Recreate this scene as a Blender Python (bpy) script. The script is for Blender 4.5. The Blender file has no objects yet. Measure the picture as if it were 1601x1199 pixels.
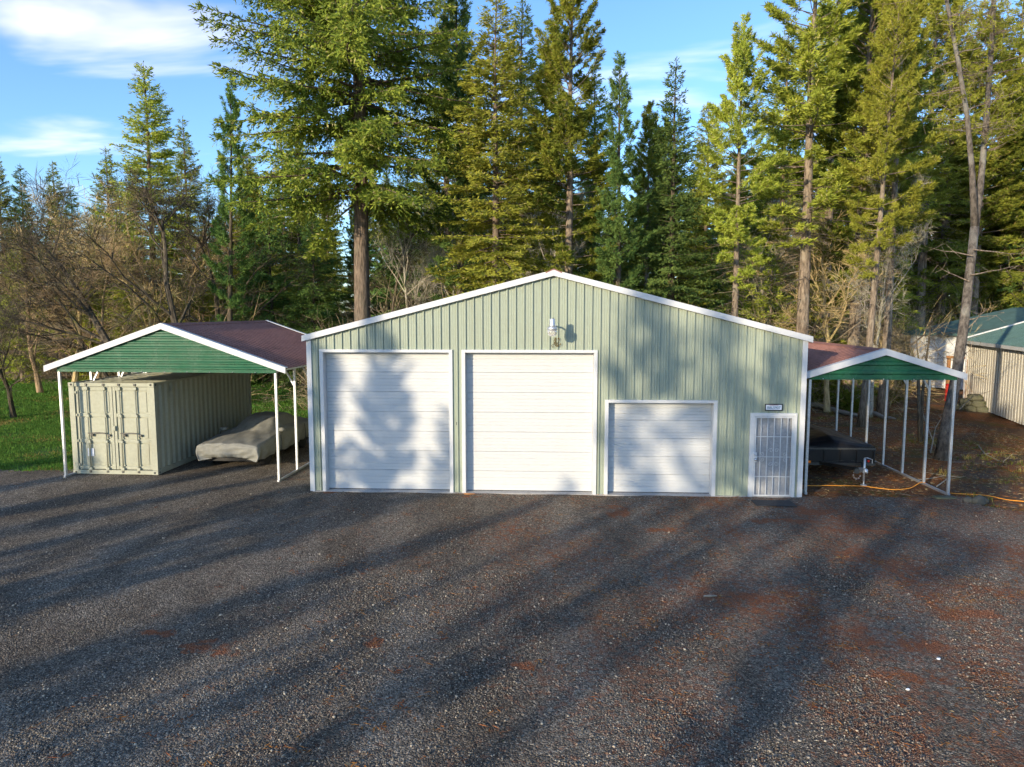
import bpy, math, random
import numpy as np
from mathutils import Vector, Matrix

sc = bpy.context.scene
col = sc.collection
R = math.radians

# ------------------------------------------------------------------ camera
FPX, CAMY, CAMZ = 1110.0, -17.3, 4.51
PITCH = math.atan(112.5 / FPX); YAW = math.atan(56.5 / math.hypot(FPX, 112.5))
cd = bpy.data.cameras.new('camera'); cam = bpy.data.objects.new('camera', cd); col.objects.link(cam)
cd.sensor_width = 36; cd.lens = 36 * FPX / 1601; cd.clip_start = .1; cd.clip_end = 6000
cam.location = (0, CAMY, CAMZ); cam.rotation_euler = (math.pi / 2 - PITCH, 0, YAW)
sc.camera = cam

# ------------------------------------------------------------------ light
SUN_AZ, SUN_EL = R(36), R(12)                 # sun stands behind the viewer, to the left
tosun = Vector((-math.sin(SUN_AZ) * math.cos(SUN_EL), -math.cos(SUN_AZ) * math.cos(SUN_EL), math.sin(SUN_EL)))
world = bpy.data.worlds.new('World'); sc.world = world; world.use_nodes = True
wn = world.node_tree; wn.nodes.clear()
def wnode(t, **k):
    n = wn.nodes.new(t)
    for a, b in k.items(): setattr(n, a, b)
    return n
def wl(a, b): wn.links.new(a, b)
sky = wnode('ShaderNodeTexSky', sky_type='NISHITA', sun_disc=False)
sky.sun_elevation = SUN_EL; sky.sun_rotation = math.atan2(tosun.x, tosun.y); sky.altitude = 100
sky.air_density = 1.0; sky.dust_density = .4; sky.ozone_density = 3.0
tc = wnode('ShaderNodeTexCoord'); sep = wnode('ShaderNodeSeparateXYZ'); wl(tc.outputs['Generated'], sep.inputs[0])
zz = wnode('ShaderNodeMath', operation='MAXIMUM'); wl(sep.outputs['Z'], zz.inputs[0]); zz.inputs[1].default_value = 0.0
za = wnode('ShaderNodeMath', operation='ADD'); wl(zz.outputs[0], za.inputs[0]); za.inputs[1].default_value = .16
dv = wnode('ShaderNodeVectorMath', operation='DIVIDE'); cz = wnode('ShaderNodeCombineXYZ')
for i in range(3): wl(za.outputs[0], cz.inputs[i])
wl(tc.outputs['Generated'], dv.inputs[0]); wl(cz.outputs[0], dv.inputs[1])
mp = wnode('ShaderNodeMapping'); wl(dv.outputs[0], mp.inputs[0])
mp.inputs['Location'].default_value = (.734, 3.891, 0); mp.inputs['Scale'].default_value = (1.149, 2.321, 0); mp.inputs['Rotation'].default_value = (0, 0, R(-12))
cn = wnode('ShaderNodeTexNoise'); cn.inputs['Scale'].default_value = 1.0; cn.inputs['Detail'].default_value = 5; cn.inputs['Roughness'].default_value = .5; cn.inputs['Distortion'].default_value = .35
wl(mp.outputs[0], cn.inputs['Vector'])
cr = wnode('ShaderNodeMapRange', interpolation_type='SMOOTHSTEP'); cr.inputs[1].default_value = .525; cr.inputs[2].default_value = .76; cr.inputs[4].default_value = .6
wl(cn.outputs['Fac'], cr.inputs[0])
hz = wnode('ShaderNodeMapRange', interpolation_type='SMOOTHSTEP'); hz.inputs[1].default_value = 0.0; hz.inputs[2].default_value = .12
wl(sep.outputs['Z'], hz.inputs[0])
cm = wnode('ShaderNodeMath', operation='MULTIPLY'); wl(cr.outputs[0], cm.inputs[0]); wl(hz.outputs[0], cm.inputs[1])
gain = wnode('ShaderNodeMixRGB', blend_type='MULTIPLY'); gain.inputs[0].default_value = 1; gain.inputs[2].default_value = (.71, .81, .95, 1)
wl(sky.outputs[0], gain.inputs[1])
mx = wnode('ShaderNodeMixRGB'); wl(cm.outputs[0], mx.inputs[0]); wl(gain.outputs[0], mx.inputs[1]); mx.inputs[2].default_value = (5.6, 5.0, 5.7, 1)
bg = wnode('ShaderNodeBackground'); bg.inputs[1].default_value = .15; wl(mx.outputs[0], bg.inputs[0])
wo = wnode('ShaderNodeOutputWorld'); wl(bg.outputs[0], wo.inputs[0])
ld = bpy.data.lights.new('sun', 'SUN'); ld.energy = 2.35; ld.angle = R(.53); ld.color = (1, .85, .62)
sun = bpy.data.objects.new('sun', ld); col.objects.link(sun); sun.rotation_euler = tosun.to_track_quat('Z', 'Y').to_euler(); sun.location = (-30, -40, 30)
sc.view_settings.view_transform = 'Standard'; sc.view_settings.look = 'None'; sc.view_settings.gamma = 1
sc.view_settings.exposure = 1.32; sc.view_settings.use_curve_mapping = False
sc.cycles.use_adaptive_sampling = True; sc.cycles.adaptive_threshold = .03; sc.cycles.max_bounces = 4; sc.cycles.diffuse_bounces = 3; sc.cycles.transparent_max_bounces = 4

# ------------------------------------------------------------------ placement helpers (photo measurement -> metres)
fw = np.array([-math.sin(YAW) * math.cos(PITCH), math.cos(YAW) * math.cos(PITCH), -math.sin(PITCH)])
rt = np.array([math.cos(YAW), math.sin(YAW), 0.]); upv = np.cross(rt, fw); CAM = np.array([0, CAMY, CAMZ])
def ray(x, y): return fw + rt * (x - 800.5) / FPX - upv * (y - 599.5) / FPX
def gnd(x, y, z=0.):
    r = ray(x, y); return CAM + r * ((z - CAM[2]) / r[2])
def at_depth(x, y, d): return CAM + ray(x, y) * d

# ------------------------------------------------------------------ materials
def mat_new(name):
    m = bpy.data.materials.new(name); m.use_nodes = True; nt = m.node_tree
    b = nt.nodes['Principled BSDF']; return m, nt, b
def nd(nt, t, **k):
    n = nt.nodes.new(t)
    for a, v in k.items(): setattr(n, a, v)
    return n
def ramp(nt, fac, stops):
    r = nd(nt, 'ShaderNodeValToRGB'); e = r.color_ramp.elements
    while len(e) < len(stops): e.new(.5)
    for i, (p, c) in enumerate(stops):
        e[i].position = p; e[i].color = (*c, 1) if len(c) == 3 else c
    nt.links.new(fac, r.inputs[0]); return r.outputs[0]
def noise(nt, vec, scale, detail=4, rough=.5, dist=0):
    n = nd(nt, 'ShaderNodeTexNoise'); n.inputs['Scale'].default_value = scale; n.inputs['Detail'].default_value = detail
    n.inputs['Roughness'].default_value = rough; n.inputs['Distortion'].default_value = dist
    if vec is not None: nt.links.new(vec, n.inputs['Vector'])
    return n.outputs['Fac']
def mathn(nt, op, a, b=None, clamp=False):
    n = nd(nt, 'ShaderNodeMath', operation=op, use_clamp=clamp)
    for i, v in enumerate((a, b)):
        if v is None: continue
        if isinstance(v, (int, float)): n.inputs[i].default_value = v
        else: nt.links.new(v, n.inputs[i])
    return n.outputs[0]
def smooth(nt, v, a, b, lo=0, hi=1):
    n = nd(nt, 'ShaderNodeMapRange', interpolation_type='SMOOTHSTEP'); nt.links.new(v, n.inputs[0])
    for i, q in zip((1, 2, 3, 4), (a, b, lo, hi)): n.inputs[i].default_value = q
    return n.outputs[0]
def mix(nt, f, a, b, bt='MIX'):
    n = nd(nt, 'ShaderNodeMixRGB', blend_type=bt)
    for i, v in enumerate((f, a, b)):
        if isinstance(v, (int, float)): n.inputs[i].default_value = v
        elif isinstance(v, tuple): n.inputs[i].default_value = (*v, 1)
        else: nt.links.new(v, n.inputs[i])
    return n.outputs[0]
def mapping(nt, vec, scale=(1, 1, 1), loc=(0, 0, 0)):
    n = nd(nt, 'ShaderNodeMapping'); n.inputs['Scale'].default_value = scale; n.inputs['Location'].default_value = loc
    nt.links.new(vec, n.inputs[0]); return n.outputs[0]
def bump(nt, b, h, strength, dist):
    n = nd(nt, 'ShaderNodeBump'); n.inputs['Strength'].default_value = strength; n.inputs['Distance'].default_value = dist
    nt.links.new(h, n.inputs['Height']); nt.links.new(n.outputs[0], b.inputs['Normal'])
MATS = {}
def paint(name, c, rough=.5, metal=0., dirt=(.12, .1, .07), dirt_amt=.25, scale=1.5, stretch=(1, 1, 1), var=.12, bumpamt=0., bscale=60, spec=.4):
    """painted / coated surface with faint mottling and streaky grime"""
    m, nt, b = mat_new(name); tcn = nd(nt, 'ShaderNodeTexCoord'); o = tcn.outputs['Object']
    n1 = noise(nt, mapping(nt, o, stretch), scale, 6, .6)
    n2 = noise(nt, o, scale * 7, 3)
    base = mix(nt, smooth(nt, n2, .3, .7), tuple(v * (1 - var) for v in c), tuple(min(1, v * (1 + var)) for v in c))
    f = smooth(nt, n1, .48, .8, 0, dirt_amt)
    nt.links.new(mix(nt, f, base, dirt), b.inputs['Base Color'])
    nt.links.new(smooth(nt, n1, .2, .8, rough * .8, min(1, rough * 1.25)), b.inputs['Roughness'])
    b.inputs['Metallic'].default_value = metal; b.inputs['Specular IOR Level'].default_value = spec
    if bumpamt: bump(nt, b, noise(nt, o, bscale, 3), bumpamt, .01)
    MATS[name] = m; return m
paint('sage_metal', (.325, .362, .278), .42, dirt=(.2, .19, .13), dirt_amt=.13, stretch=(1, 1, .12), scale=1.4, var=.03)
paint('white_trim', (.60, .60, .595), .45, dirt=(.45, .43, .36), dirt_amt=.22, var=.03)
paint('door_white', (.57, .57, .56), .5, dirt=(.45, .45, .42), dirt_amt=.12, var=.012, stretch=(.8, 1, 1.0))
paint('old_door', (.34, .34, .345), .6, dirt=(.3, .3, .29), dirt_amt=.5, var=.08, stretch=(2, 1, .5), scale=3)
paint('brown_roof', (.30, .145, .112), .7, spec=.1, dirt=(.06, .045, .04), dirt_amt=.5, var=.1, stretch=(1, .5, 1))
paint('green_metal', (.02, .108, .056), .25, dirt=(.05, .08, .05), dirt_amt=.3, var=.08)
paint('teal_roof', (.09, .16, .14), .45, dirt=(.07, .08, .05), dirt_amt=.5, var=.12)
paint('galv', (.62, .63, .65), .42, metal=.75, dirt=(.35, .34, .32), dirt_amt=.4, scale=4, var=.1)
paint('concrete', (.42, .40, .37), .9, dirt=(.2, .17, .14), dirt_amt=.6, scale=4, bumpamt=.3)
paint('container_paint', (.37, .37, .275), .55, dirt=(.26, .21, .13), dirt_amt=.35, var=.06, stretch=(1, 1, .35), scale=1.8)
paint('gasket', (.05, .05, .045), .8)
paint('dark_steel', (.09, .088, .08), .5, metal=.4)
paint('white_siding', (.78, .78, .76), .6, dirt=(.4, .38, .3), dirt_amt=.3, var=.03)
paint('beige_metal', (.60, .56, .47), .5, dirt=(.36, .3, .2), dirt_amt=.5, var=.05, stretch=(1, 1, .2))
paint('black_vinyl', (.012, .012, .013), .45, dirt=(.05, .045, .04), dirt_amt=.3, scale=4, bumpamt=.25, bscale=12)
paint('black_paint', (.011, .010, .010), .5, dirt=(.03, .02, .015), dirt_amt=.4)
paint('tyre_rubber', (.02, .02, .02), .85)
paint('cover_fabric', (.25, .245, .215), .85, dirt=(.2, .19, .15), dirt_amt=.5, scale=2, var=.06, bumpamt=.15, bscale=40, spec=.2)
paint('orange_plastic', (.85, .33, .03), .5, var=.03, dirt_amt=.1)
paint('red_paint', (.5, .022, .018), .5, dirt_amt=.2)
paint('raw_wood', (.36, .17, .065), .75, stretch=(8, 8, .8), dirt=(.15, .07, .03), dirt_amt=.6, scale=3)
paint('mossy_stone', (.11, .105, .065), .95, dirt=(.07, .09, .025), dirt_amt=.9, scale=5, bumpamt=.6, bscale=14)
paint('grey_stone', (.10, .09, .07), .95, dirt=(.08, .08, .05), dirt_amt=.7, scale=6, bumpamt=.6, bscale=16)
paint('mat_rubber', (.035, .035, .036), .9, bumpamt=.5, bscale=90)
paint('plate_white', (.74, .76, .8), .4, var=.02, dirt_amt=.05)
paint('plate_blue', (.03, .12, .18), .5, var=0, dirt_amt=0)
paint('plate_red', (.45, .06, .06), .5, var=0, dirt_amt=0)
paint('black_plastic', (.014, .015, .017), .35)
paint('dry_vine', (.12, .08, .02), .9)
paint('steel_knob', (.7, .7, .7), .25, metal=1., dirt_amt=.05)
paint('log_wood', (.27, .23, .18), .95, stretch=(1, 1, 1), dirt=(.08, .075, .04), dirt_amt=.8, scale=5, bumpamt=.5, bscale=20)
paint('stick_wood', (.34, .28, .2), .95, dirt=(.2, .2, .1), dirt_amt=.5)
paint('bench_grey', (.55, .56, .58), .6)

def lens_mat():
    m, nt, b = mat_new('prismatic_glass'); b.inputs['Base Color'].default_value = (.9, .86, .8, 1)
    b.inputs['Roughness'].default_value = .25; b.inputs['Transmission Weight'].default_value = .75; b.inputs['IOR'].default_value = 1.45
    MATS['prismatic_glass'] = m
lens_mat()
def reflector(name, c):
    m, nt, b = mat_new(name); b.inputs['Base Color'].default_value = (*c, 1); b.inputs['Roughness'].default_value = .2; MATS[name] = m
reflector('amber_lens', (.95, .22, .02)); reflector('red_lens', (.7, .03, .02))

def foliage(name, dark, lite, dry=None, trans=.26):
    m, nt, b = mat_new(name); g = nd(nt, 'ShaderNodeNewGeometry'); tcn = nd(nt, 'ShaderNodeTexCoord'); oi = nd(nt, 'ShaderNodeObjectInfo')
    n = noise(nt, tcn.outputs['Object'], .9, 3)
    f = mathn(nt, 'ADD', mathn(nt, 'MULTIPLY', g.outputs['Random Per Island'], .55), mathn(nt, 'MULTIPLY', smooth(nt, n, .3, .7), .45))
    c = mix(nt, f, dark, lite)
    if dry: c = mix(nt, smooth(nt, mathn(nt, 'FRACT', mathn(nt, 'MULTIPLY', g.outputs['Random Per Island'], 7.13)), .94, .96), c, dry)
    hs = nd(nt, 'ShaderNodeHueSaturation'); nt.links.new(c, hs.inputs['Color'])
    nt.links.new(smooth(nt, oi.outputs['Random'], 0, 1, .496, .52), hs.inputs['Hue']); nt.links.new(smooth(nt, oi.outputs['Random'], 0, 1, .88, 1.25), hs.inputs['Value'])
    d = nd(nt, 'ShaderNodeBsdfDiffuse'); t = nd(nt, 'ShaderNodeBsdfTranslucent'); s = nd(nt, 'ShaderNodeMixShader'); s.inputs[0].default_value = trans
    nt.links.new(hs.outputs[0], d.inputs[0]); nt.links.new(hs.outputs[0], t.inputs[0]); nt.links.new(d.outputs[0], s.inputs[1]); nt.links.new(t.outputs[0], s.inputs[2])
    nt.links.new(s.outputs[0], nt.nodes['Material Output'].inputs[0]); MATS[name] = m
foliage('fir_needles', (.085, .13, .022), (.38, .385, .06), (.38, .32, .14))
foliage('dark_needles', (.05, .105, .034), (.21, .275, .065))
foliage('gold_needles', (.175, .205, .03), (.51, .50, .075), (.5, .42, .16))
foliage('pine_needles', (.085, .135, .024), (.385, .39, .055), (.4, .3, .1))
foliage('grass_blades', (.065, .135, .02), (.15, .25, .05), trans=.3)
foliage('bush_leaves', (.07, .10, .015), (.2, .2, .03), (.25, .17, .05))
foliage('dry_grass', (.16, .11, .04), (.36, .27, .09), trans=.3)
foliage('dry_leaf', (.22, .12, .05), (.58, .43, .25), trans=.1)
foliage('litter_needles', (.15, .045, .016), (.38, .13, .045), (.5, .36, .2), trans=.05)

def bark(name, a, b_, moss=(.10, .11, .03), moss_amt=.4, vs=(7, 7, 1.2)):
    m, nt, b = mat_new(name); o = nd(nt, 'ShaderNodeTexCoord').outputs['Object']
    n = noise(nt, mapping(nt, o, vs), 2.2, 6, .65); v = noise(nt, o, 1.1, 4)
    c = mix(nt, smooth(nt, n, .3, .7), a, b_); c = mix(nt, smooth(nt, v, .52, .68, 0, moss_amt), c, moss)
    nt.links.new(c, b.inputs['Base Color']); b.inputs['Roughness'].default_value = .95; b.inputs['Specular IOR Level'].default_value = .15
    bump(nt, b, n, .9, .05); MATS[name] = m
bark('fir_bark', (.07, .054, .04), (.27, .20, .145), (.17, .155, .11), .4)
bark('pine_bark', (.10, .075, .055), (.36, .28, .2), (.3, .28, .22), .5)
bark('dark_bark', (.045, .036, .027), (.16, .13, .09), (.15, .15, .03), .7)
bark('alder_bark', (.28, .25, .19), (.52, .47, .37), (.3, .28, .1), .5)
bark('twig_bark', (.20, .15, .09), (.46, .36, .23), (.34, .32, .14), .5)
bark('red_twig_bark', (.22, .145, .085), (.47, .33, .19), (.32, .29, .12), .5)
bark('gold_twig_bark', (.34, .24, .11), (.66, .5, .25), (.4, .36, .13), .5)
bark('scaly_bark', (.06, .05, .042), (.20, .17, .14), (.34, .33, .28), .45, (5, 5, 2.5))

def litter_mask(nt, pos):
    """needle litter: patchy, thicker to the right under the trees"""
    sp = nd(nt, 'ShaderNodeSeparateXYZ'); nt.links.new(pos, sp.inputs[0])
    n1 = noise(nt, mapping(nt, pos, (.9, .55, 1), (3.1, 7.7, 0)), .55, 6, .62, .6)
    n2 = noise(nt, pos, 9, 5, .7)
    bx = smooth(nt, sp.outputs[0], -10, 11, -.17, .062)
    s = mathn(nt, 'ADD', n1, bx)
    m1 = smooth(nt, s, .555, .60)
    thin = smooth(nt, mathn(nt, 'ADD', n2, mathn(nt, 'MULTIPLY', s, .5)), .72, .82, 0, .62)
    out = mathn(nt, 'MAXIMUM', mathn(nt, 'MULTIPLY', m1, smooth(nt, n2, .42, .56)), mathn(nt, 'MULTIPLY', thin, smooth(nt, sp.outputs[0], -9, 5, .12, 1)))
    n3 = noise(nt, pos, 2.6, 5, .65)
    for cx, cy, rx, ry in DRIFTS:                               # needle drifts washed together on the gravel
        dx = mathn(nt, 'DIVIDE', mathn(nt, 'SUBTRACT', sp.outputs[0], cx), rx); dy = mathn(nt, 'DIVIDE', mathn(nt, 'SUBTRACT', sp.outputs[1], cy), ry)
        d = mathn(nt, 'ADD', mathn(nt, 'ADD', mathn(nt, 'MULTIPLY', dx, dx), mathn(nt, 'MULTIPLY', dy, dy)), mathn(nt, 'MULTIPLY', n3, 4.5))
        out = mathn(nt, 'MAXIMUM', out, mathn(nt, 'MULTIPLY', smooth(nt, d, 2.4, 2.9, 1, 0), smooth(nt, n2, .34, .48)))
    return out
DRIFTS = [(*gnd(px_, py_)[:2], rx_, ry_) for px_, py_, rx_, ry_ in ((1180, 933, 1.15, .32), (965, 800, .35, .6), (1030, 828, .6, .25), (335, 1012, .55, .3), (250, 990, .3, .15), (590, 1005, .2, .2), (1330, 985, .4, .2), (740, 777, .35, .15), (515, 770, .3, .15), (1150, 775, .9, .12), (1230, 815, 1.2, .3), (1350, 830, 1., .3), (1450, 1010, 1., .25), (1500, 960, .8, .3), (1420, 1060, .7, .2), (820, 1040, .2, .15), (1270, 800, .6, .5))]
def gravel_mats():
    m, nt, b = mat_new('gravel'); g = nd(nt, 'ShaderNodeNewGeometry'); p = g.outputs['Position']
    vo = nd(nt, 'ShaderNodeTexVoronoi'); vo.inputs['Scale'].default_value = 46; nt.links.new(p, vo.inputs['Vector'])
    sc_ = nd(nt, 'ShaderNodeSeparateColor'); nt.links.new(vo.outputs['Color'], sc_.inputs[0])
    c = ramp(nt, sc_.outputs[0], [(0, (.075, .06, .045)), (.5, (.18, .15, .115)), (.85, (.30, .255, .195)), (1, (.5, .42, .32))])
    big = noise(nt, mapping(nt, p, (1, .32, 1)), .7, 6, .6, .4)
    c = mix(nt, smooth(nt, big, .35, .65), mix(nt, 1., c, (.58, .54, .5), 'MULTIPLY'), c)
    soil = noise(nt, p, 3.0, 6, .65); c = mix(nt, smooth(nt, soil, .52, .7, 0, .6), c, (.055, .043, .034))
    lm = litter_mask(nt, p); fine = noise(nt, p, 55, 2)
    lc = ramp(nt, fine, [(.3, (.09, .03, .014)), (.5, (.26, .085, .032)), (.7, (.44, .17, .07))])
    c = mix(nt, mathn(nt, 'MULTIPLY', lm, .92), c, lc)
    gn = noise(nt, p, .8, 5, .7); fin2 = noise(nt, p, 14, 4, .6)
    c = mix(nt, mathn(nt, 'MULTIPLY', smooth(nt, gn, .66, .72), smooth(nt, fin2, .5, .62, 0, .7)), c, (.10, .13, .02))
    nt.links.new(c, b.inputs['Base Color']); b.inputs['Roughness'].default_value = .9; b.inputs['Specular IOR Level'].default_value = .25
    h = mathn(nt, 'ADD', mathn(nt, 'MULTIPLY', vo.outputs['Distance'], -1), mathn(nt, 'MULTIPLY', soil, .8))
    bump(nt, b, h, 1.0, .035); MATS['gravel'] = m
    m, nt, b = mat_new('gravel_stone'); g = nd(nt, 'ShaderNodeNewGeometry'); oi = nd(nt, 'ShaderNodeObjectInfo'); p = g.outputs['Position']
    c = ramp(nt, oi.outputs['Random'], [(0, (.07, .058, .044)), (.5, (.175, .148, .114)), (.88, (.31, .265, .205)), (1, (.54, .46, .34))])
    lm = litter_mask(nt, p); c = mix(nt, mathn(nt, 'MULTIPLY', lm, .75), c, (.25, .09, .038))
    nt.links.new(c, b.inputs['Base Color']); b.inputs['Roughness'].default_value = .8; b.inputs['Specular IOR Level'].default_value = .3; MATS['gravel_stone'] = m
    m, nt, b = mat_new('forest_floor'); g = nd(nt, 'ShaderNodeNewGeometry'); p = g.outputs['Position']
    f = noise(nt, p, 40, 3, .6); c = ramp(nt, f, [(.28, (.07, .03, .015)), (.48, (.24, .098, .04)), (.62, (.38, .17, .07)), (.76, (.55, .35, .19))])
    b1 = noise(nt, p, .45, 6, .65, .5); c = mix(nt, smooth(nt, b1, .42, .62), c, mix(nt, f, (.065, .046, .031), (.23, .155, .10)))
    b2 = noise(nt, mapping(nt, p, (1, 1, 1), (9, 4, 2)), .6, 6, .7); fm = noise(nt, p, 12, 4)
    c = mix(nt, mathn(nt, 'MULTIPLY', smooth(nt, b2, .50, .62), smooth(nt, fm, .4, .6)), c, (.11, .125, .03))
    b3 = noise(nt, mapping(nt, p, (1, 1, 1), (2, 14, 5)), 1.7, 6, .7); c = mix(nt, smooth(nt, b3, .55, .68, 0, .7), c, (.23, .2, .165))
    nt.links.new(c, b.inputs['Base Color']); b.inputs['Roughness'].default_value = 1; b.inputs['Specular IOR Level'].default_value = .1
    bump(nt, b, mathn(nt, 'ADD', f, mathn(nt, 'MULTIPLY', noise(nt, p, 6, 4), 2)), 1, .06); MATS['forest_floor'] = m
    m, nt, b = mat_new('lawn_turf'); g = nd(nt, 'ShaderNodeNewGeometry'); p = g.outputs['Position']
    c = mix(nt, noise(nt, p, 25, 4, .7), (.05, .09, .02), (.125, .205, .045)); n = noise(nt, p, .35, 6, .65)
    c = mix(nt, smooth(nt, n, .53, .7, 0, .75), c, (.09, .085, .03))
    nt.links.new(c, b.inputs['Base Color']); b.inputs['Roughness'].default_value = 1; b.inputs['Specular IOR Level'].default_value = .1
    bump(nt, b, noise(nt, p, 30, 3), .8, .05); MATS['lawn_turf'] = m
gravel_mats()

# ------------------------------------------------------------------ mesh helpers
class MB:
    """collects shapes, then links them as ONE mesh object"""
    def __init__(s): s.v = []; s.f = []; s.n = 0
    def add(s, v, f):
        v = np.asarray(v, float).reshape(-1, 3); s.v.append(v); o = s.n
        s.f += [tuple(i + o for i in q) for q in f]; s.n += len(v); return s
    def box(s, x0, x1, y0, y1, z0, z1):
        return s.add([(x, y, z) for x in (x0, x1) for y in (y0, y1) for z in (z0, z1)],
                     [(0, 1, 3, 2), (4, 6, 7, 5), (0, 4, 5, 1), (2, 3, 7, 6), (0, 2, 6, 4), (1, 5, 7, 3)])
    def bar(s, p, q, w, h, up=(0, 0, 1)):
        p, q = np.array(p, float), np.array(q, float); d = (q - p) / np.linalg.norm(q - p)
        u = np.array(up, float)
        if abs(d @ u) > .95: u = np.array((0, 1., 0))
        a = np.cross(d, u); a /= np.linalg.norm(a); b = np.cross(a, d)
        v = [c + a * i * w / 2 + b * j * h / 2 for c in (p, q) for i, j in ((-1, -1), (1, -1), (1, 1), (-1, 1))]
        return s.add(v, [(3, 2, 1, 0), (4, 5, 6, 7), (0, 1, 5, 4), (1, 2, 6, 5), (2, 3, 7, 6), (3, 0, 4, 7)])
    def prism(s, pts, axis, a, b):
        """polygon in the two other axes, extruded along axis (0,1,2) from a to b"""
        n = len(pts); v = []
        for c in (a, b):
            for p in pts:
                q = list(p); q.insert(axis, c); v.append(q)
        return s.add(v, [tuple(range(n))[::-1], tuple(range(n, 2 * n))] + [(i, (i + 1) % n, (i + 1) % n + n, i + n) for i in range(n)])
    def tube(s, path, r, n=8, cap=True):
        P = np.asarray(path, float); m = len(P); r = np.broadcast_to(np.asarray(r, float), (m,))
        T = np.gradient(P, axis=0); T /= np.linalg.norm(T, axis=1)[:, None] + 1e-9
        ref = np.array((0, 0, 1.)) if abs(T[0][2]) < .8 else np.array((1., 0, 0))
        A = np.cross(T, ref); A /= np.linalg.norm(A, axis=1)[:, None] + 1e-9; B = np.cross(T, A)
        th = np.arange(n) * 2 * math.pi / n
        V = P[:, None] + r[:, None, None] * (np.cos(th)[None, :, None] * A[:, None] + np.sin(th)[None, :, None] * B[:, None])
        f = [(i * n + j, i * n + (j + 1) % n, (i + 1) * n + (j + 1) % n, (i + 1) * n + j) for i in range(m - 1) for j in range(n)]
        if cap: f += [tuple(range(n))[::-1], tuple(range((m - 1) * n, m * n))]
        return s.add(V.reshape(-1, 3), f)
    def lathe(s, prof, c, n=20):
        th = np.arange(n) * 2 * math.pi / n; m = len(prof)
        V = [(c[0] + r * math.cos(t), c[1] + r * math.sin(t), c[2] + z) for r, z in prof for t in th]
        f = [(i * n + j, i * n + (j + 1) % n, (i + 1) * n + (j + 1) % n, (i + 1) * n + j) for i in range(m - 1) for j in range(n)]
        return s.add(V, f + [tuple(range(n))[::-1], tuple(range((m - 1) * n, m * n))])
    def sheet(s, A, B):
        """strip between two polylines of equal length"""
        n = len(A); return s.add(list(A) + list(B), [(i, i + 1, n + i + 1, n + i) for i in range(n - 1)])
    def build(s, name, m, parent=None, smooth=False, bevel=0):
        me = bpy.data.meshes.new(name); me.from_pydata(np.vstack(s.v).tolist(), [], s.f); me.update()
        return link(name, me, m, parent, smooth, bevel)
def link(name, me, m, parent=None, smooth=False, bevel=0):
    if m and not me.materials: me.materials.append(MATS[m])
    if smooth: me.polygons.foreach_set('use_smooth', [True] * len(me.polygons))
    o = bpy.data.objects.new(name, me); col.objects.link(o)
    if parent: o.parent = parent
    if bevel:
        b = o.modifiers.new('bevel', 'BEVEL'); b.width = bevel; b.segments = 2; b.limit_method = 'ANGLE'
    return o
def fast_mesh(name, V, F4=None, F3=None, m=None, smooth=False):
    """numpy verts + quads/tris -> mesh datablock"""
    me = bpy.data.meshes.new(name); V = np.asarray(V, np.float32)
    parts = []; tot = []
    if F4 is not None and len(F4): parts.append(np.asarray(F4, np.int32).ravel()); tot.append(np.full(len(F4), 4, np.int32))
    if F3 is not None and len(F3): parts.append(np.asarray(F3, np.int32).ravel()); tot.append(np.full(len(F3), 3, np.int32))
    li = np.concatenate(parts); lt = np.concatenate(tot); ls = np.concatenate(([0], np.cumsum(lt)[:-1])).astype(np.int32)
    me.vertices.add(len(V)); me.vertices.foreach_set('co', V.ravel()); me.loops.add(len(li)); me.loops.foreach_set('vertex_index', li)
    me.polygons.add(len(lt)); me.polygons.foreach_set('loop_start', ls)
    if smooth: me.polygons.foreach_set('use_smooth', np.ones(len(lt), bool))
    me.update(calc_edges=True); me.validate()
    if m: me.materials.append(MATS[m])
    return me
def tag(o, label=None, cat=None, group=None, kind=None):
    if label: o['label'] = label
    if cat: o['category'] = cat
    if group: o['group'] = group
    if kind: o['kind'] = kind
    return o
def thing(name, label, cat, loc=(0, 0, 0), rotz=0, group=None):
    o = bpy.data.objects.new(name, None); col.objects.link(o); o.location = loc; o.rotation_euler = (0, 0, rotz); o.empty_display_size = .3
    return tag(o, label, cat, group)
def vn2(x, y, seed=0):
    """smooth 2-D value noise in -1..1"""
    rs = np.random.RandomState(seed); T = rs.rand(256, 256) * 2 - 1
    xi = np.floor(x).astype(int); yi = np.floor(y).astype(int); fx = x - xi; fy = y - yi
    fx = fx * fx * (3 - 2 * fx); fy = fy * fy * (3 - 2 * fy)
    g = lambda a, b: T[a & 255, b & 255]
    return (g(xi, yi) * (1 - fx) + g(xi + 1, yi) * fx) * (1 - fy) + (g(xi, yi + 1) * (1 - fx) + g(xi + 1, yi + 1) * fx) * fy
def fbm(x, y, seed=0, o=4):
    s = 0; a = 1.
    for k in range(o): s = s + a * vn2(x * 2 ** k, y * 2 ** k, seed + k); a *= .5
    return s
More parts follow.
